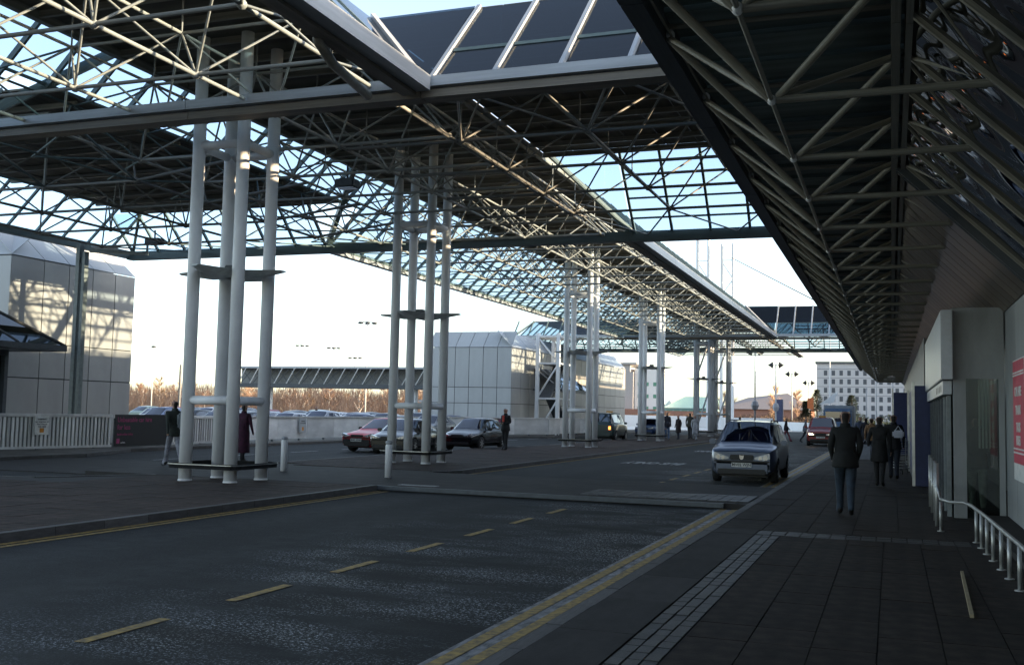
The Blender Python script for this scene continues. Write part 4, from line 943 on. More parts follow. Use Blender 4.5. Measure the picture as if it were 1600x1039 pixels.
# ================================================================== VEHICLES
def interp(tab, x):
    for (a, va), (b, vb) in zip(tab[:-1], tab[1:]):
        if x <= b: return va+(vb-va)*max(0, (x-a))/(b-a)
    return tab[-1][1]
def car(name, label, cat, paint_m, L, W, prof, loc, rz, group=None, lo=False, plate=None, lights=None, tail=None, dark_bumper=False, rails=False, taxi=False, open_door=False, badge=False, tower_r=.31, driver=False, wheelb=(.8, -.8)):
    """x=0 front bumper .. L rear, prof: stations (x, w, z_floor, z_belt, z_top, w_roof, is_cabin)"""
    r = root(name, label, cat, loc, rz, group)
    def ring(st):
        x, wd, zf, zb, zt, wr = st[:6]
        zt = max(zt, zb+.012)
        return [(x, 0, zf), (x, wd*.8, zf), (x, wd*.95, zf+.10), (x, wd, zf+.10+(zb-zf-.10)*.45), (x, wd*.975, zb-.03), (x, wd*.95, zb), (x, wr, zb+(zt-zb)*.86), (x, wr*.86, zt-.012), (x, 0, zt+.012)]
    R_ = [ring(s_) for s_ in prof]; nR = 9
    def S_(s, t, side=1, off=0):
        i = min(int(s), len(prof)-2); k = min(int(t), nR-2); fs, ft = s-i, t-k
        a = Vector(R_[i][k]).lerp(Vector(R_[i][k+1]), ft); b = Vector(R_[i+1][k]).lerp(Vector(R_[i+1][k+1]), ft); p = a.lerp(b, fs)
        if off:
            e1 = (Vector(R_[i+1][k])-Vector(R_[i][k])) + (Vector(R_[i+1][k+1])-Vector(R_[i][k+1])); e2 = (Vector(R_[i][k+1])-Vector(R_[i][k])) + (Vector(R_[i+1][k+1])-Vector(R_[i+1][k])); n = e1.cross(e2)
            if n.length > 1e-9: p = p-n.normalized()*off if n.dot(Vector((0, 1, .3))) < 0 else p+n.normalized()*off
        return Vector((p.x, p.y*side, p.z))
    mb = MB(); vs = []
    for rg in R_: vs += [(x, y, z) for x, y, z in rg]+[(x, -y, z) for x, y, z in rg[-2:0:-1]]
    m = 16; fs = []
    for i in range(len(prof)-1):
        for k in range(m): fs.append((i*m+k, i*m+(k+1) % m, (i+1)*m+(k+1) % m, (i+1)*m+k))
    fs += [tuple(range(m-1, -1, -1)), tuple(range((len(prof)-1)*m, len(prof)*m))]
    mb.add(vs, fs); me = mb.mesh('body', paint_m, True)
    bm = bmesh.new(); bm.from_mesh(me); bmesh.ops.recalc_face_normals(bm, faces=bm.faces); bm.to_mesh(me); bm.free()
    body = link('body', me, r)
    axles = [wheelb[0], L+wheelb[1]]; wr_ = tower_r
    if not lo:
        cut = MB()
        for ax in axles:
            for s in (-1, 1): cut.tube((ax, s*(W/2+.1), wr_+.01), (ax, s*(W/2-.28), wr_+.01), wr_*1.16, n=24)
        co = link('cutter', cut.mesh('cutter', black)); bo = body.modifiers.new('b', 'BOOLEAN'); bo.operation = 'DIFFERENCE'; bo.object = co; bo.solver = 'EXACT'
        bpy.context.view_layer.update()
        co.matrix_world = r.matrix_basis.copy() if False else Matrix.Translation(loc) @ Matrix.Rotation(rz, 4, 'Z')
        bpy.context.view_layer.update(); dg = bpy.context.evaluated_depsgraph_get(); nm = bpy.data.meshes.new_from_object(body.evaluated_get(dg)); body.modifiers.clear(); body.data = nm; bpy.data.objects.remove(co)
        nm.polygons.foreach_set('use_smooth', [True]*len(nm.polygons))
        if hasattr(nm, 'set_sharp_from_angle'): nm.set_sharp_from_angle(angle=radians(32))
    else:
        if hasattr(me, 'set_sharp_from_angle'): me.set_sharp_from_angle(angle=radians(35))
    def patch(nm_, s0, s1, t0, t1, mt, sides=(1,), n=3, k_=3, off=.006, par=None, sh=None):
        for sd in sides:
            q = MB(); vs = []; fs = []
            for a in range(n+1):
                for b in range(k_+1):
                    u = a/n; v = b/k_; s = s0+(s1-s0)*u; t = t0+(t1-t0)*v
                    if sh: s, t = sh(u, v)
                    vs.append(S_(s, t, sd, off))
            for a in range(n):
                for b in range(k_): fs.append((a*(k_+1)+b, (a+1)*(k_+1)+b, (a+1)*(k_+1)+b+1, a*(k_+1)+b+1))
            if sd == 'full': pass
            q.add(vs, fs); P(nm_, q, mt, par or r, True)
    def wide(nm_, s0, s1, t0, mt, off=.006, par=None, n=4, k_=6, inset=0, t1=8, cab=None):
        q = MB(); vs = []; fs = []
        T = [t0+(t1-t0)*b/k_ for b in range(k_+1)]; cols = [(t, -1) for t in T]+[(t, 1) for t in T[-2::-1]]
        if t1 < 8: cols = [(t, -1) for t in T]
        for a in range(n+1):
            for t, sd in cols: vs.append(S_(s0+(s1-s0)*a/n, t, sd, off))
        w_ = len(cols)
        for a in range(n):
            for b in range(w_-1): fs.append((a*w_+b, (a+1)*w_+b, (a+1)*w_+b+1, a*w_+b+1))
        q.add(vs, fs); return P(nm_, q, mt, par or r, True)
    cb = [i for i, s_ in enumerate(prof) if s_[6] == 'c'][0]; rf = [i for i, s_ in enumerate(prof) if s_[6] == 'r'][0]
    rr_ = [i for i, s_ in enumerate(prof) if s_[6] == 'R'][0]; rb = [i for i, s_ in enumerate(prof) if s_[6] == 'b'][0]
    wide('windscreen', cb+.08, rf-.06, 6.12, car_glass); wide('rear_window', rr_+.10, rb-.15, 6.15, car_glass)
    for sd in (1, -1):
        sp_ = [i for i, s_ in enumerate(prof) if s_[6] == 'p']
        seg = [rf-.45 if rf-cb == 1 else rf-.3]+[float(i) for i in sp_]+[rr_+.25]
        for a, b in zip(seg[:-1], seg[1:]):
            patch('side_window', a+.04, b-.04, 5.14, 5.9, car_glass, (sd,))
        for i in sp_: patch('door_seam', i-.012, i+.012, 2.1, 5.0, black, (sd,), n=1, k_=6, off=.003)
        patch('door_seam', cb+.55, cb+.57, 2.1, 5.0, black, (sd,), n=1, k_=6, off=.003)
        if not lo:
            patch('door_handle', sp_[0]-.22, sp_[0]-.05, 4.2, 4.45, black if dark_bumper else paint_m, (sd,), n=1, k_=1, off=.025)
            patch('sill_trim', cb+.1, rr_+.6, 2.0, 2.25, dark_paint, (sd,), n=6, k_=1, off=.008)
    if lo: return r
    # bumpers
    bmat_ = dark_paint if dark_bumper else paint_m
    zf = prof[0][2]; zb = prof[0][3]; wf = prof[0][1]
    P('front_bumper', MB().rbox(-.05, .16, -wf*.98, wf*.98, zf+.02, zf+.30, .05), bmat_, r, False)
    P('lower_intake', MB().rbox(-.06, .1, -wf*.86, wf*.86, zf-.02, zf+.14, .02), black, r); P('bumper_strip', MB().rbox(-.045, .1, -wf*.99, wf*.99, zf+.295, zf+.335, .01), black, r)
    P('rear_bumper', MB().rbox(L-.16, L+.05, -wf*.98, wf*.98, prof[-1][2]+.02, prof[-1][2]+.30, .05), bmat_, r)
    # grille, headlights on nose: ring segments 4..5 at s 0..1 are nearly vertical; place boxes slightly proud
    zg = zf+.345; gh = max(.09, zb-.05-zg)
    g = P('grille', MB().rbox(-.035, .05, -wf*.42, wf*.42, zg, zg+gh, .02), black, r)
    for k in range(3): P('grille_bar', MB().box(-.042, -.036, -wf*.4, wf*.4, zg+gh*(k+.6)/3.4, zg+gh*(k+.6)/3.4+.008), dark_paint, g)
    if badge: P('badge', MB().add([(-.046, -.07, zg+gh*.9), (-.046, 0, zg+gh*.12), (-.046, .07, zg+gh*.9), (-.046, .04, zg+gh*.9), (-.046, 0, zg+gh*.45), (-.046, -.04, zg+gh*.9)], [(0, 1, 4, 5), (1, 2, 3, 4)]).lathe([(.055, -.05), (.055, -.045)], (0, 0, zg+gh*.5), 14, axis='x'), chrome, g)
    for sd in (1, -1):
        hv_ = [(.46, .03), (.46, gh*.55), (.70, gh*.95), (.99, gh+.06), (1.0, .05), (.8, 0)]
        q_ = MB(); q_.add([(xx, sd*wf*a_, zg+b_) for xx in (-.035, .15) for a_, b_ in hv_], [(0, 1, 2, 3, 4, 5), (11, 10, 9, 8, 7, 6)]+[(i_, 6+i_, 6+(i_+1) % 6, (i_+1) % 6) for i_ in range(6)])
        hl = P('headlight', q_, lens, r)
        P('bulb', MB().lathe([(gh*.34, -.042), (gh*.34, -.03)], (0, sd*wf*.66, zg+gh*.42), 12, axis='x').lathe([(gh*.42, -.04), (gh*.42, -.03)], (0, sd*wf*.84, zg+gh*.52), 12, axis='x'), lamp_glow if lights == sd or lights == 2 else chrome, hl)
        tz = prof[-1][3]; P('tail_light', MB().rbox(L-.06, L+.012, min(sd*wf*.72, sd*wf*.96), max(sd*wf*.72, sd*wf*.96), tz-.28, tz-.04, .02), tail_glow if tail else tail_red, r)
        c_ = S_(cb+.5, 5.2, sd); mi = P('wing_mirror', MB().rbox(c_.x-.02, c_.x+.10, min(sd*(W/2), sd*(W/2+.19)), max(sd*(W/2), sd*(W/2+.19)), prof[cb][3]+.02, prof[cb][3]+.16, .03), bmat_, r)
    if plate:
        P('number_plate', MB().box(-.062, -.055, -.26, .26, zf+.17, zf+.28), plate_white, r); ink(r, plate, .105, dark_paint, (-.0645, 0, zf+.225), (0, -1, 0), (0, 0, 1), bold=.002)
        P('number_plate', MB().box(L+.052, L+.058, -.26, .26, prof[-1][2]+.17, prof[-1][2]+.28), mat('plate_yellow', (.7, .5, .05), .4), r)
    # wheels
    for ax in axles:
        for sd in (1, -1):
            y_ = sd*(W/2-.11); wn = P('wheel', MB().lathe([(wr_*.62, -.1), (wr_*.94, -.1), (wr_, -.07), (wr_, .07), (wr_*.94, .1), (wr_*.62, .1)], (ax, y_, wr_), 22, axis='y'), rubber, r, True)
            rm = MB().lathe([(wr_*.66, -.02), (wr_*.66, .02)], (ax, y_+sd*.07, wr_), 20, axis='y'); P('rim', rm, dark_edge if dark_bumper else mat('rim_dark', (.15, .15, .15), .4), wn)
            sp2 = MB()
            for k in range(7):
                a = 2*pi*k/7; sp2.beam((ax, y_+sd*.096, wr_), (ax+cos(a)*wr_*.6, y_+sd*.096, wr_+sin(a)*wr_*.6), .045, .02, up=(0, 1, 0))
            sp2.lathe([(.05, -.012), (.05, .012)], (ax, y_+sd*.1, wr_), 10, axis='y').lathe([(wr_*.64, -.01), (wr_*.6, .012)], (ax, y_+sd*.085, wr_), 20, axis='y'); P('hub_cap', sp2, alu, wn)
    P('underbody', MB().box(.3, L-.3, -W*.36, W*.36, .16, prof[3][2]+.02), black, r)
    # seats and driver
    zs = prof[cb][3]
    for sd in (-1, 1):
        P('seat', MB().rbox(prof[rf][0]+.45, prof[rf][0]+.65, sd*.37-.23, sd*.37+.23, .5, zs+.28, .05), black, r)
    if rails:
        for sd in (-1, 1): P('roof_rail', MB().path([S_(rf+.1, 7, sd)+Vector((0, 0, .0)), S_(rf+.2, 7, sd)+Vector((0, 0, .05)), S_(rr_-.2, 7, sd)+Vector((0, 0, .05)), S_(rr_-.05, 7, sd)], .018, n=6), dark_paint, r)
    if taxi: P('roof_sign', MB().rbox(prof[rf][0]+.05, prof[rf][0]+.2, -.22, .22, prof[rf][4]+.01, prof[rf][4]+.12, .02), mat('taxi_amber', (.6, .3, .05), .4), r)
    return r
def prof_hatch(L, W, H, hood=.95, zb=.88, cowl=.95, roof0=1.65, roof1=3.1, tailx=None, wr=.62, nose=.62, floor=.22, deck=None):
    w = W/2; t = []
    t.append((0, w*.84, floor+.04, nose, nose+.02, w*.6, ''))
    t.append((.10, w*.93, floor, nose+.07, nose+.10, w*.66, ''))
    t.append((.55, w*.99, floor, (nose+.09+zb-.06)/2, (nose+.09+zb-.02)/2+.02, w*.72, ''))
    t.append((cowl, w, floor, zb-.03, zb+.03, w*.80, 'c'))
    t.append((roof0, w, floor, zb, H-.03, wr, 'r'))
    t.append(((roof0+roof1)/2-.05, w, floor, zb+.02, H, wr*1.01, 'p'))
    t.append((roof1, w, floor, zb+.04, H-.05, wr*.98, 'R'))
    if deck: t.append((roof1+.62, w*.98, floor, zb+.02, zb+.06, w*.76, 'b')); t.append((L-.12, w*.95, floor+.02, zb-.0, zb+.03, w*.7, '')); t.append((L, w*.88, floor+.06, zb-.08, zb-.05, w*.6, ''))
    else: t.append((L-.12, w*.95, floor, zb+.02, zb+.06, w*.78, 'b')); t.append((L, w*.9, floor+.05, zb-.06, zb-.03, w*.66, ''))
    return t
def paintm(name, c, metal=.0, rough=.3): return mat(name, c, rough, metal=metal, var=.03, coat=.45)
silver_grey = paintm('silver_grey', (.10, .12, .17), .55, .3); car_red = paintm('car_red', (.80, .015, .03), 0, .4); car_black = paintm('car_black', (.008, .009, .011), 0, .2); car_green = paintm('car_green', (.012, .03, .03)); car_blue = paintm('car_blue', (.02, .05, .14), .3); taxi_red = paintm('taxi_red', (.22, .018, .02))
H90 = pi/2
# front faces -Y (towards the camera): local +x (rearwards) points along +Y
mpv = prof_hatch(4.3, 1.74, 1.64, zb=1.0, cowl=.86, roof0=1.62, roof1=3.75, wr=.66, nose=.80, floor=.22)
car('people_carrier', 'dark silver people carrier driving towards the camera beside the kerb', 'car', silver_grey, 4.3, 1.74, mpv, (-3.72, 28.0, .005), H90, plate='MV02 WJN', rails=True, badge=True)
sal = prof_hatch(4.2, 1.68, 1.38, zb=.86, cowl=1.1, roof0=1.9, roof1=3.05, wr=.58, nose=.6, floor=.22, deck=.5)
hat = prof_hatch(4.0, 1.66, 1.42, zb=.88, cowl=1.05, roof0=1.75, roof1=3.2, wr=.6, nose=.6, floor=.22)
car('red_car', 'red hatchback with black bumpers parked in the far lane', 'car', car_red, 4.2, 1.68, prof_hatch(4.2, 1.68, 1.38, zb=.86, cowl=1.15, roof0=1.95, roof1=3.3, wr=.58, nose=.62), (-20.2, 37.3, .005), H90-.12, plate='M481 KNA', dark_bumper=True)
car('black_saloon', 'black saloon car parked behind the second column cluster', 'car', car_black, 4.3, 1.7, sal, (-17.95, 35.9, .12) if False else (-18.25, 36.2, .005), H90+.10)
bh = car('black_hatchback', 'black hatchback parked nose to the saloon with its bonnet raised', 'car', car_black, 4.0, 1.7, hat, (-17.95, 42.3, .005), H90-.05)
car('green_taxi', 'dark green square backed taxi with glowing tail lights at the third column cluster', 'taxi', car_green, 4.5, 1.76, prof_hatch(4.5, 1.76, 1.82, zb=1.08, cowl=1.1, roof0=1.7, roof1=4.2, wr=.68, nose=.85, floor=.28), (-17.15, 67.2, .005), -H90+.03, tail=True, taxi=True, tower_r=.34)
car('blue_car', 'dark blue car waiting beside the group of people', 'car', car_blue, 4.1, 1.68, hat, (-18.2, 80.2, .005), H90-.05)
car('red_taxi', 'dark red taxi cab with one headlight on, approaching at the far end of the road', 'taxi', taxi_red, 4.55, 1.78, prof_hatch(4.55, 1.78, 1.80, zb=1.1, cowl=1.2, roof0=1.75, roof1=4.1, wr=.66, nose=.85, floor=.28), (-4.15, 67.5, .005), H90, lights=1, plate='R518 VNA', taxi=True, tower_r=.34)
tag(link('parapet_wall', MB().beam((-40, 126, .8), (-25.5, 137, .8), .3, 1.6).beam((-25.5, 137.2, .8), (-14.5, 139, .8), .3, 1.5).beam((-14.4, 139, .6), (-9, 127, .6), .3, 1.1).mesh('parapet_wall', white_wall)), 'low bright white parapet wall curving round the far end of the road', 'wall')
# lorry beyond
lr = root('blue_lorry', 'pale blue and white lorry behind the red taxi', 'lorry', (-3.9, 84, .005), 0)
P('cargo_box', MB().rbox(-1.1, 1.1, 1.9, 7.5, .9, 2.75, .05), mat('lorry_pale', (.40, .47, .58), .5), lr); P('cab', MB().rbox(-1.05, 1.05, 0, 1.8, .5, 2.5, .12), mat('lorry_blue', (.12, .22, .42), .4), lr); P('windscreen', MB().box(-.9, .9, -.02, -.005, 1.5, 2.25), car_glass, lr); P('chassis', MB().box(-.9, .9, .3, 7.3, .4, .6), black, lr)
for y in (1, 6): 
    for s in (-1, 1): P('wheel', MB().lathe([(.3, -.12), (.42, -.1), (.42, .1), (.3, .12)], (s*.9, y, .42), 16, axis='x'), rubber, lr)
# car park
cols = [('silver', (.45, .46, .48)), ('white', (.65, .65, .65)), ('dark blue', (.03, .05, .12)), ('black', (.02, .02, .02)), ('red', (.25, .02, .02)), ('grey', (.18, .19, .2)), ('pale green', (.25, .32, .28))]
rnd = random.Random(5); protoc = {}
ordn = ['first', 'second', 'third', 'fourth', 'fifth', 'sixth', 'seventh', 'eighth', 'ninth', 'tenth', 'eleventh', 'twelfth']
for row, (Y, x0_, n) in enumerate(((56, -46.5, 9), (66, -55, 11), (78, -65, 10))):
    for k in range(n):
        ci = rnd.choice([0, 0, 1, 3, 2, 5, 5, 4, 6]); cn, cc = cols[ci]; X = x0_+k*2.55
        lbl = cn+' parked car, '+ordn[k]+' from left in the '+['nearest', 'middle', 'back'][row]+' row behind the barrier'
        if ci not in protoc:
            protoc[ci] = car('parked_car', lbl, 'car', paintm('park_'+cn.replace(' ', '_'), cc), 4.1, 1.68, prof_hatch(4.1, 1.68, 1.42, wr=.6), (X, Y, .01), H90, lo=True); o = protoc[ci]
            for ax in (.8, 3.3):
                for s in (-1, 1): P('wheel', MB().lathe([(.2, -.1), (.31, -.08), (.31, .08), (.2, .1)], (ax, s*.78, .31), 14, axis='y'), rubber, o)
        else: o = copy_tree(protoc[ci])
        o['label'] = lbl; o['group'] = 'cars in the car park behind the barrier'; o.location = (X+rnd.uniform(-.15, .15), Y+rnd.uniform(-.4, .4), .01); o.rotation_euler = (0, 0, H90+rnd.choice([0, pi])); o.scale = (1, 1, rnd.uniform(.96, 1.12))
        if abs(o.rotation_euler.z) > 3: o.location.y += 4.1

# ================================================================== PEOPLE
def person(label, loc, face, H=1.75, top=(.02, .02, .022), legs=(.02, .025, .04), step=.25, coat=0, hair=(.02, .015, .012), arms='swing', bag=None, hands=False, face_detail=False, scarf=None, seed=0, bulk=1.0, baglabel=None):
    r = root('person', label, 'person', loc, face)   # faces local -Y after rotation 0
    k = H/1.75; hip = .92*k; sh = 1.44*k; st_ = step*k
    V = []; E = []; Rr = []
    def v(p, rad): V.append(Vector(p)); Rr.append((rad*k if not isinstance(rad, tuple) else (rad[0]*k, rad[1]*k))); return len(V)-1
    def e(a, b): E.append((a, b))
    pel = v((0, 0, hip), (.155*bulk, .12*bulk)); wa = v((0, .0, 1.10*k), (.145*bulk, .115*bulk)); cst = v((0, -.01, 1.30*k), (.17*bulk, .125*bulk)); nb = v((0, .0, 1.45*k), (.09, .08)); nk = v((0, -.015, 1.52*k), .052)
    e(pel, wa); e(wa, cst); e(cst, nb); e(nb, nk)
    h1 = v((0, -.025, 1.575*k), .078); h2 = v((0, -.02, 1.655*k), (.092, .11)); h3 = v((0, -.005, 1.715*k), (.078, .095)); e(nk, h1); e(h1, h2); e(h2, h3)
    part_of = {h1: 2, h2: 2, h3: 3, nk: 2}
    ends = []
    for s in (-1, 1):
        ph = s*st_
        hp = v((s*.088*k, 0, .86*k), .102*bulk); kn = v((s*.08*k, -ph*.5-.03, .48*k), .072); 
        lift = .05*k if ph < 0 else 0
        an = v((s*.07*k, -ph+(.06 if ph < 0 else 0), .10*k+lift), .055); hl = v((s*.07*k, -ph+.05*k, .045*k+lift), .045); to = v((s*.09*k, -ph-.17*k, .04*k), .042)
        e(pel, hp); e(hp, kn); e(kn, an); e(an, to); e(an, hl)
        part_of.update({hp: 1, kn: 1, an: 1, hl: 4, to: 4})
        sd = v((s*.185*k, 0, 1.40*k), .066*bulk)
        if arms == 'swing': el = v((s*.25*k, ph*.35+.03, 1.15*k), .05); wrp = (s*.25*k, ph*.7-.05, .90*k)
        elif arms == 'front': el = v((s*.25*k, .02, 1.14*k), .05); wrp = (s*.09*k, -.20*k, 1.12*k)
        elif arms == 'pocket': el = v((s*.235*k, .05, 1.16*k), .062); wrp = (s*.20*k, -.07, .95*k)
        else: el = v((s*.235*k, .02, 1.15*k), .05); wrp = (s*.235*k, -.02, .89*k)
        w_ = v(wrp, .032); e(cst, sd); e(sd, el); e(el, w_)
        d = (V[w_]-V[el]).normalized(); hd = v(V[w_]+d*.09*k, (.034, .018)); e(w_, hd); part_of[hd] = 2; ends.append((V[w_].copy(), d, s))
    me = bpy.data.meshes.new('body'); me.from_pydata(V, E, []); bo = link('body', me, None)
    md = bo.modifiers.new('s', 'SKIN'); md.use_smooth_shade = True
    for i, q in enumerate(me.skin_vertices[0].data): q.radius = Rr[i] if isinstance(Rr[i], tuple) else (Rr[i], Rr[i])
    me.skin_vertices[0].data[0].use_root = True
    sb_ = bo.modifiers.new('d', 'SUBSURF'); sb_.levels = 1; sb_.render_levels = 1
    bpy.context.view_layer.update(); dg = bpy.context.evaluated_depsgraph_get(); nm = bpy.data.meshes.new_from_object(bo.evaluated_get(dg)); bpy.data.objects.remove(bo)
    cn = '%02d' % seed
    mats = [mat('top_'+cn, top, .85, var=.3, bump=1, bscale=9), mat('legs_'+cn, legs, .85, var=.3, bump=1, bscale=9), skin, mat('hair_'+cn, hair, .8), mat('shoe_dark', (.015, .014, .013), .5)]
    bm = bmesh.new(); bm.from_mesh(nm)
    if hands:   # fingers joined into the same body mesh
        for wp_, d, s in ends:
            side = Vector((0, 1, 0)).cross(d).normalized()*0+Vector((0, -1, 0)); palm = wp_+d*.10*k
            mbf = MB()
            for fi, (o_, l) in enumerate(((-.027, .062), (-.009, .073), (.009, .069), (.026, .054))):
                a = palm+Vector((0, o_, 0)); b_ = a+d*l*.5+Vector((-s*.006, 0, 0)); c_ = b_+d*l*.42+Vector((-s*.02, 0, 0)); mbf.path([a-d*.02, b_, c_], [.0088, .008, .006], n=6)
            a = wp_+d*.04*k+Vector((0, -.025, 0)); mbf.path([a, a+d*.035+Vector((-s*.005, -.022, 0)), a+d*.065+Vector((-s*.012, -.025, 0))], [.011, .009, .007], n=6)
            vs = [bm.verts.new(q) for q in mbf.v]
            for f in mbf.f:
                try: ff = bm.faces.new([vs[i] for i in f]); ff.material_index = 2; ff.tag = True; ff.smooth = True
                except ValueError: pass
    # hair & face
    keys = list(range(len(V)))
    for f in bm.faces:
        if f.tag: continue
        c = f.calc_center_median(); i = min(keys, key=lambda q: (V[q]-c).length)
        m_ = part_of.get(i, 0)
        if c.z < .9*k and m_ == 0 and abs(c.x) < .17*k: m_ = 1
        if m_ == 1 and c.z > .90*k: m_ = 0
        if m_ == 1 and coat and c.z > coat*k: m_ = 0
        if m_ in (2, 3) and c.z > 1.5*k: m_ = 3 if (c.z > 1.70*k or c.y > .02*k) else 2
        if c.z < 1.5*k and c.z > 1.3*k and m_ == 2: m_ = 0
        f.material_index = m_
    if face_detail or True:
        fz = 1.635*k
        for P_, rr, mi, sc in (((0, -.115*k, fz-.005), .016, 2, (.8, 1, 1.3)), ((-.03*k, -.102*k, fz+.025), .008, 3, (1.4, .6, .7)), ((.03*k, -.102*k, fz+.025), .008, 3, (1.4, .6, .7)), ((0, -.098*k, fz-.045*k), .01, 4, (2.0, .6, .5)), ((-.082*k, .0, fz+.005), .02, 2, (.4, .8, 1.3)), ((.082*k, .0, fz+.005), .02, 2, (.4, .8, 1.3))):
            q = MB().ball(P_, rr*k, sc=sc, seg=6, ring=4); vs = [bm.verts.new(a) for a in q.v]
            for f in q.f:
                try: ff = bm.faces.new([vs[i] for i in f]); ff.material_index = mi; ff.smooth = True
                except ValueError: pass
    nm.materials.clear()
    for m_ in mats: nm.materials.append(m_)
    bm.to_mesh(nm); bm.free()
    nm.name = 'body'; link('body', nm, r)
    if coat:   # coat skirt as clothing
        z1 = coat*k; P('coat', MB().lathe([(.2*k, z1), (.205*k, z1+.02), (.185*k, .9*k), (.16*k, 1.05*k), (.165*k, 1.15*k), (.12*k, 1.18*k)], n=14), mats[0], r, True)
    else: P('jacket', MB().lathe([(.178*k*bulk, .80*k), (.186*k*bulk, .82*k), (.165*k*bulk, 1.0*k), (.15*k, 1.1*k), (.1*k, 1.12*k)], n=14), mats[0], r, True)
    P('collar', MB().lathe([(.075*k, 1.44*k), (.088*k, 1.46*k), (.078*k, 1.52*k), (.07*k, 1.525*k)], (0, -.005, 0), n=12), mats[0], r, True)
    if scarf: P('scarf', MB().box(-.035, .035, -.15*k*bulk-.02, -.12, 1.18*k, 1.44*k), mat('scarf_'+cn, scarf, .8), r)
    if bag:
        b_ = root('bag', baglabel or 'bag', 'bag', loc, face); bx, by, bz, bw, bh_, bc = bag
        P('pouch', MB().rbox(bx-bw/2, bx+bw/2, by-.09, by+.09, bz, bz+bh_, .04), mat('bag_'+cn, bc, .7), b_); P('strap', MB().path([(bx-bw*.3, by, bz+bh_-.02), (bx, by, bz+bh_+.12), (bx+bw*.3, by, bz+bh_-.02)], .012), MATS['bag_'+cn], b_)
    return r
A = pi   # facing +Y (away from camera)
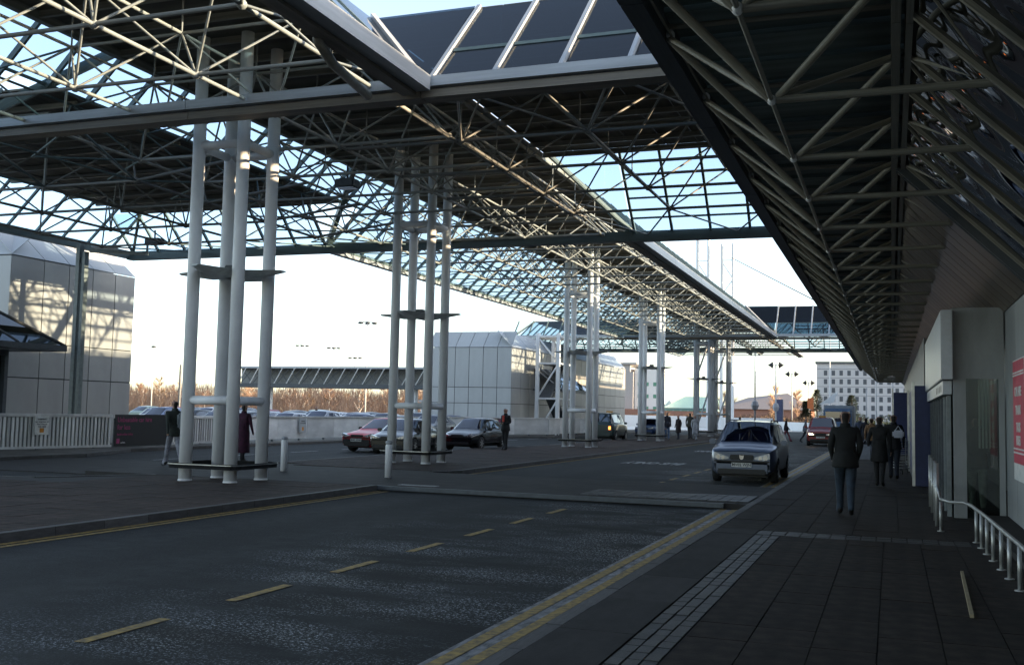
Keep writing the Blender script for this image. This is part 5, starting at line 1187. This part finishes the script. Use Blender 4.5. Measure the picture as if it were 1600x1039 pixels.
people = [
 dict(label='nearest man on the pavement, walking away in dark jacket and blue jeans', loc=(-.74, 18.6, .12), face=A+.1, H=1.80, legs=(.025, .04, .06), top=(.006, .007, .006), step=.2, arms='pocket', hands=True, bulk=1.18),
 dict(label='person in a long black coat walking away just beyond the man in jeans', loc=(-.28, 27.0, .12), face=A-.1, H=1.74, coat=.62, top=(.012, .012, .014), legs=(.012, .012, .014), step=.12, bulk=1.12, bag=(.33, .02, .66, .34, .36, (.2, .22, .28)), hands=True, baglabel='grey shopping bag in the hand of the walker in the long black coat'),
 dict(label='man in a dark suit with a red tie standing beside the black hatchback', loc=(-15.35, 41.4, .12), face=-.35, H=1.78, arms='front', top=(.012, .012, .014), legs=(.012, .012, .014), step=.03, scarf=(.5, .06, .04), bulk=1.1, hair=(.015, .012, .01), hands=True),
 dict(label='walker in dark jacket and pale trousers left of the nearest columns', loc=(-18.0, 23.1, .11), face=-H90-.5, H=1.78, top=(.03, .038, .032), legs=(.30, .30, .34), step=.32, bag=(-.16, .14, 1.0, .28, .42, (.25, .28, .3)), baglabel='grey rucksack on the walker in pale trousers'),
 dict(label='person in maroon and black coat behind the nearest column cluster', loc=(-17.75, 25.9, .11), face=A, H=1.72, coat=.3, top=(.05, .008, .03), legs=(.01, .01, .015), step=.1, bulk=1.1),
 dict(label='person in a dark top and blue jeans, leftmost of the waiting group', loc=(-14.0, 68.6, .12), face=.6, H=1.82, legs=(.08, .13, .22), top=(.02, .02, .03), step=.06, bulk=1.15),
 dict(label='person in a dark coat bending over luggage in the waiting group', loc=(-13.4, 69.4, .12), face=-.6, H=1.62, coat=.5, top=(.03, .02, .02), step=.05),
 dict(label='broad man in an olive jacket standing with his back turned in the waiting group', loc=(-12.95, 71.2, .12), face=A, H=1.82, top=(.05, .045, .03), legs=(.03, .03, .035), step=.05, bulk=1.25),
 dict(label='person in pale grey clothing, rightmost of the waiting group', loc=(-12.1, 68.3, .12), face=.4, H=1.64, coat=.45, top=(.42, .42, .44), legs=(.4, .4, .42), step=.12, hair=(.3, .28, .26)),
 dict(label='person in a black top seen above the roof of the people carrier', loc=(-9.9, 73.5, .005), face=A, H=1.75, step=.15),
 dict(label='pedestrian with reddish trousers crossing the road left of the red taxi', loc=(-7.1, 77, .005), face=H90, H=1.72, top=(.02, .015, .02), legs=(.2, .05, .07), step=.3),
 dict(label='pedestrian in a grey top striding across the road just left of the red taxi', loc=(-5.6, 75, .005), face=H90, H=1.7, top=(.16, .17, .2), legs=(.02, .02, .03), step=.36),
 dict(label='distant person with a white carrier bag between the two nearest walkers', loc=(-1.1, 50, .12), face=A, H=1.72, top=(.02, .02, .03), step=.18, bag=(.28, 0, .35, .3, .38, (.6, .62, .65)), baglabel='white carrier bag held low by a distant walker'),
 dict(label='distant person in a blue top left of the walker in black', loc=(-1.5, 56, .12), face=0, H=1.76, top=(.06, .08, .13), step=.15),
 dict(label='distant person with a tan jacket beyond the walker in black', loc=(-.75, 44, .12), face=A, H=1.70, top=(.28, .16, .08), step=.15),
 dict(label='man in a black jacket with a pale shoulder bag right of the walker in black', loc=(.05, 30.5, .12), face=A, H=1.80, top=(.015, .015, .018), step=.2, bulk=1.15, bag=(-.12, .16, 1.15, .3, .2, (.5, .52, .6)), baglabel='pale shoulder bag on the man right of the black coat'),
 dict(label='person with a dark rucksack seen through the glass of the entrance porch', loc=(1.45, 20.6, .12), face=A, H=1.74, top=(.05, .05, .05), legs=(.3, .28, .25), step=.2, bag=(0, .2, 1.05, .34, .45, (.015, .015, .015)), baglabel='black rucksack on the person behind the porch glass'),
 dict(label='tiny figure standing in the car park above the red car', loc=(-38.5, 65, .0), face=0, H=1.85, top=(.02, .02, .02), step=.05),
 dict(label='tiny figure standing in the car park left of the lamp mast', loc=(-49.5, 69, .0), face=0, H=1.85, top=(.02, .02, .02), step=.05),
]
for i, p in enumerate(people): person(seed=i, **p)
# luggage trolleys
def trolley(x, y, label):
    r = root('luggage_trolley', label, 'trolley', (x, y, .12), .1, 'luggage trolleys by the kiosk')
    P('frame', MB().path([(-.25, .35, .12), (-.25, .3, 1.0), (.25, .3, 1.0), (.25, .35, .12)], .018).path([(-.28, .35, .2), (-.2, -.5, .2), (.2, -.5, .2), (.28, .35, .2)], .018), rail_steel, r, True)
    mb = MB()
    for k in range(5): mb.beam((-.25, .3, .35+k*.12), (.25, .3, .35+k*.12), .012, .012)
    P('basket', mb, rail_steel, r)
    for x_, y_ in ((-.24, .33), (.24, .33), (0, -.45)): P('wheel', MB().lathe([(.03, -.02), (.07, -.015), (.07, .015), (.03, .02)], (x_, y_, .07), 12, axis='x'), rubber, r)
trolley(.25, 34, 'nearest steel luggage trolley standing beside the blue kiosk'); trolley(.22, 36.2, 'middle steel luggage trolley beside the blue kiosk'); trolley(.24, 38.4, 'farthest steel luggage trolley beside the blue kiosk')
sgp = root('blue_sign_panel', 'dark blue upright sign panel far along the pavement, beyond the trolleys', 'sign', (.45, 52, .12)); P('panel', MB().rbox(-.35, .35, -.08, .08, 0, 2.9, .02), blue_panel, sgp); P('post', MB().box(-.42, -.36, -.05, .05, 0, 3.1), alu, sgp)
for o in list(bpy.data.objects):
    if '_o' in o: del o['_o']
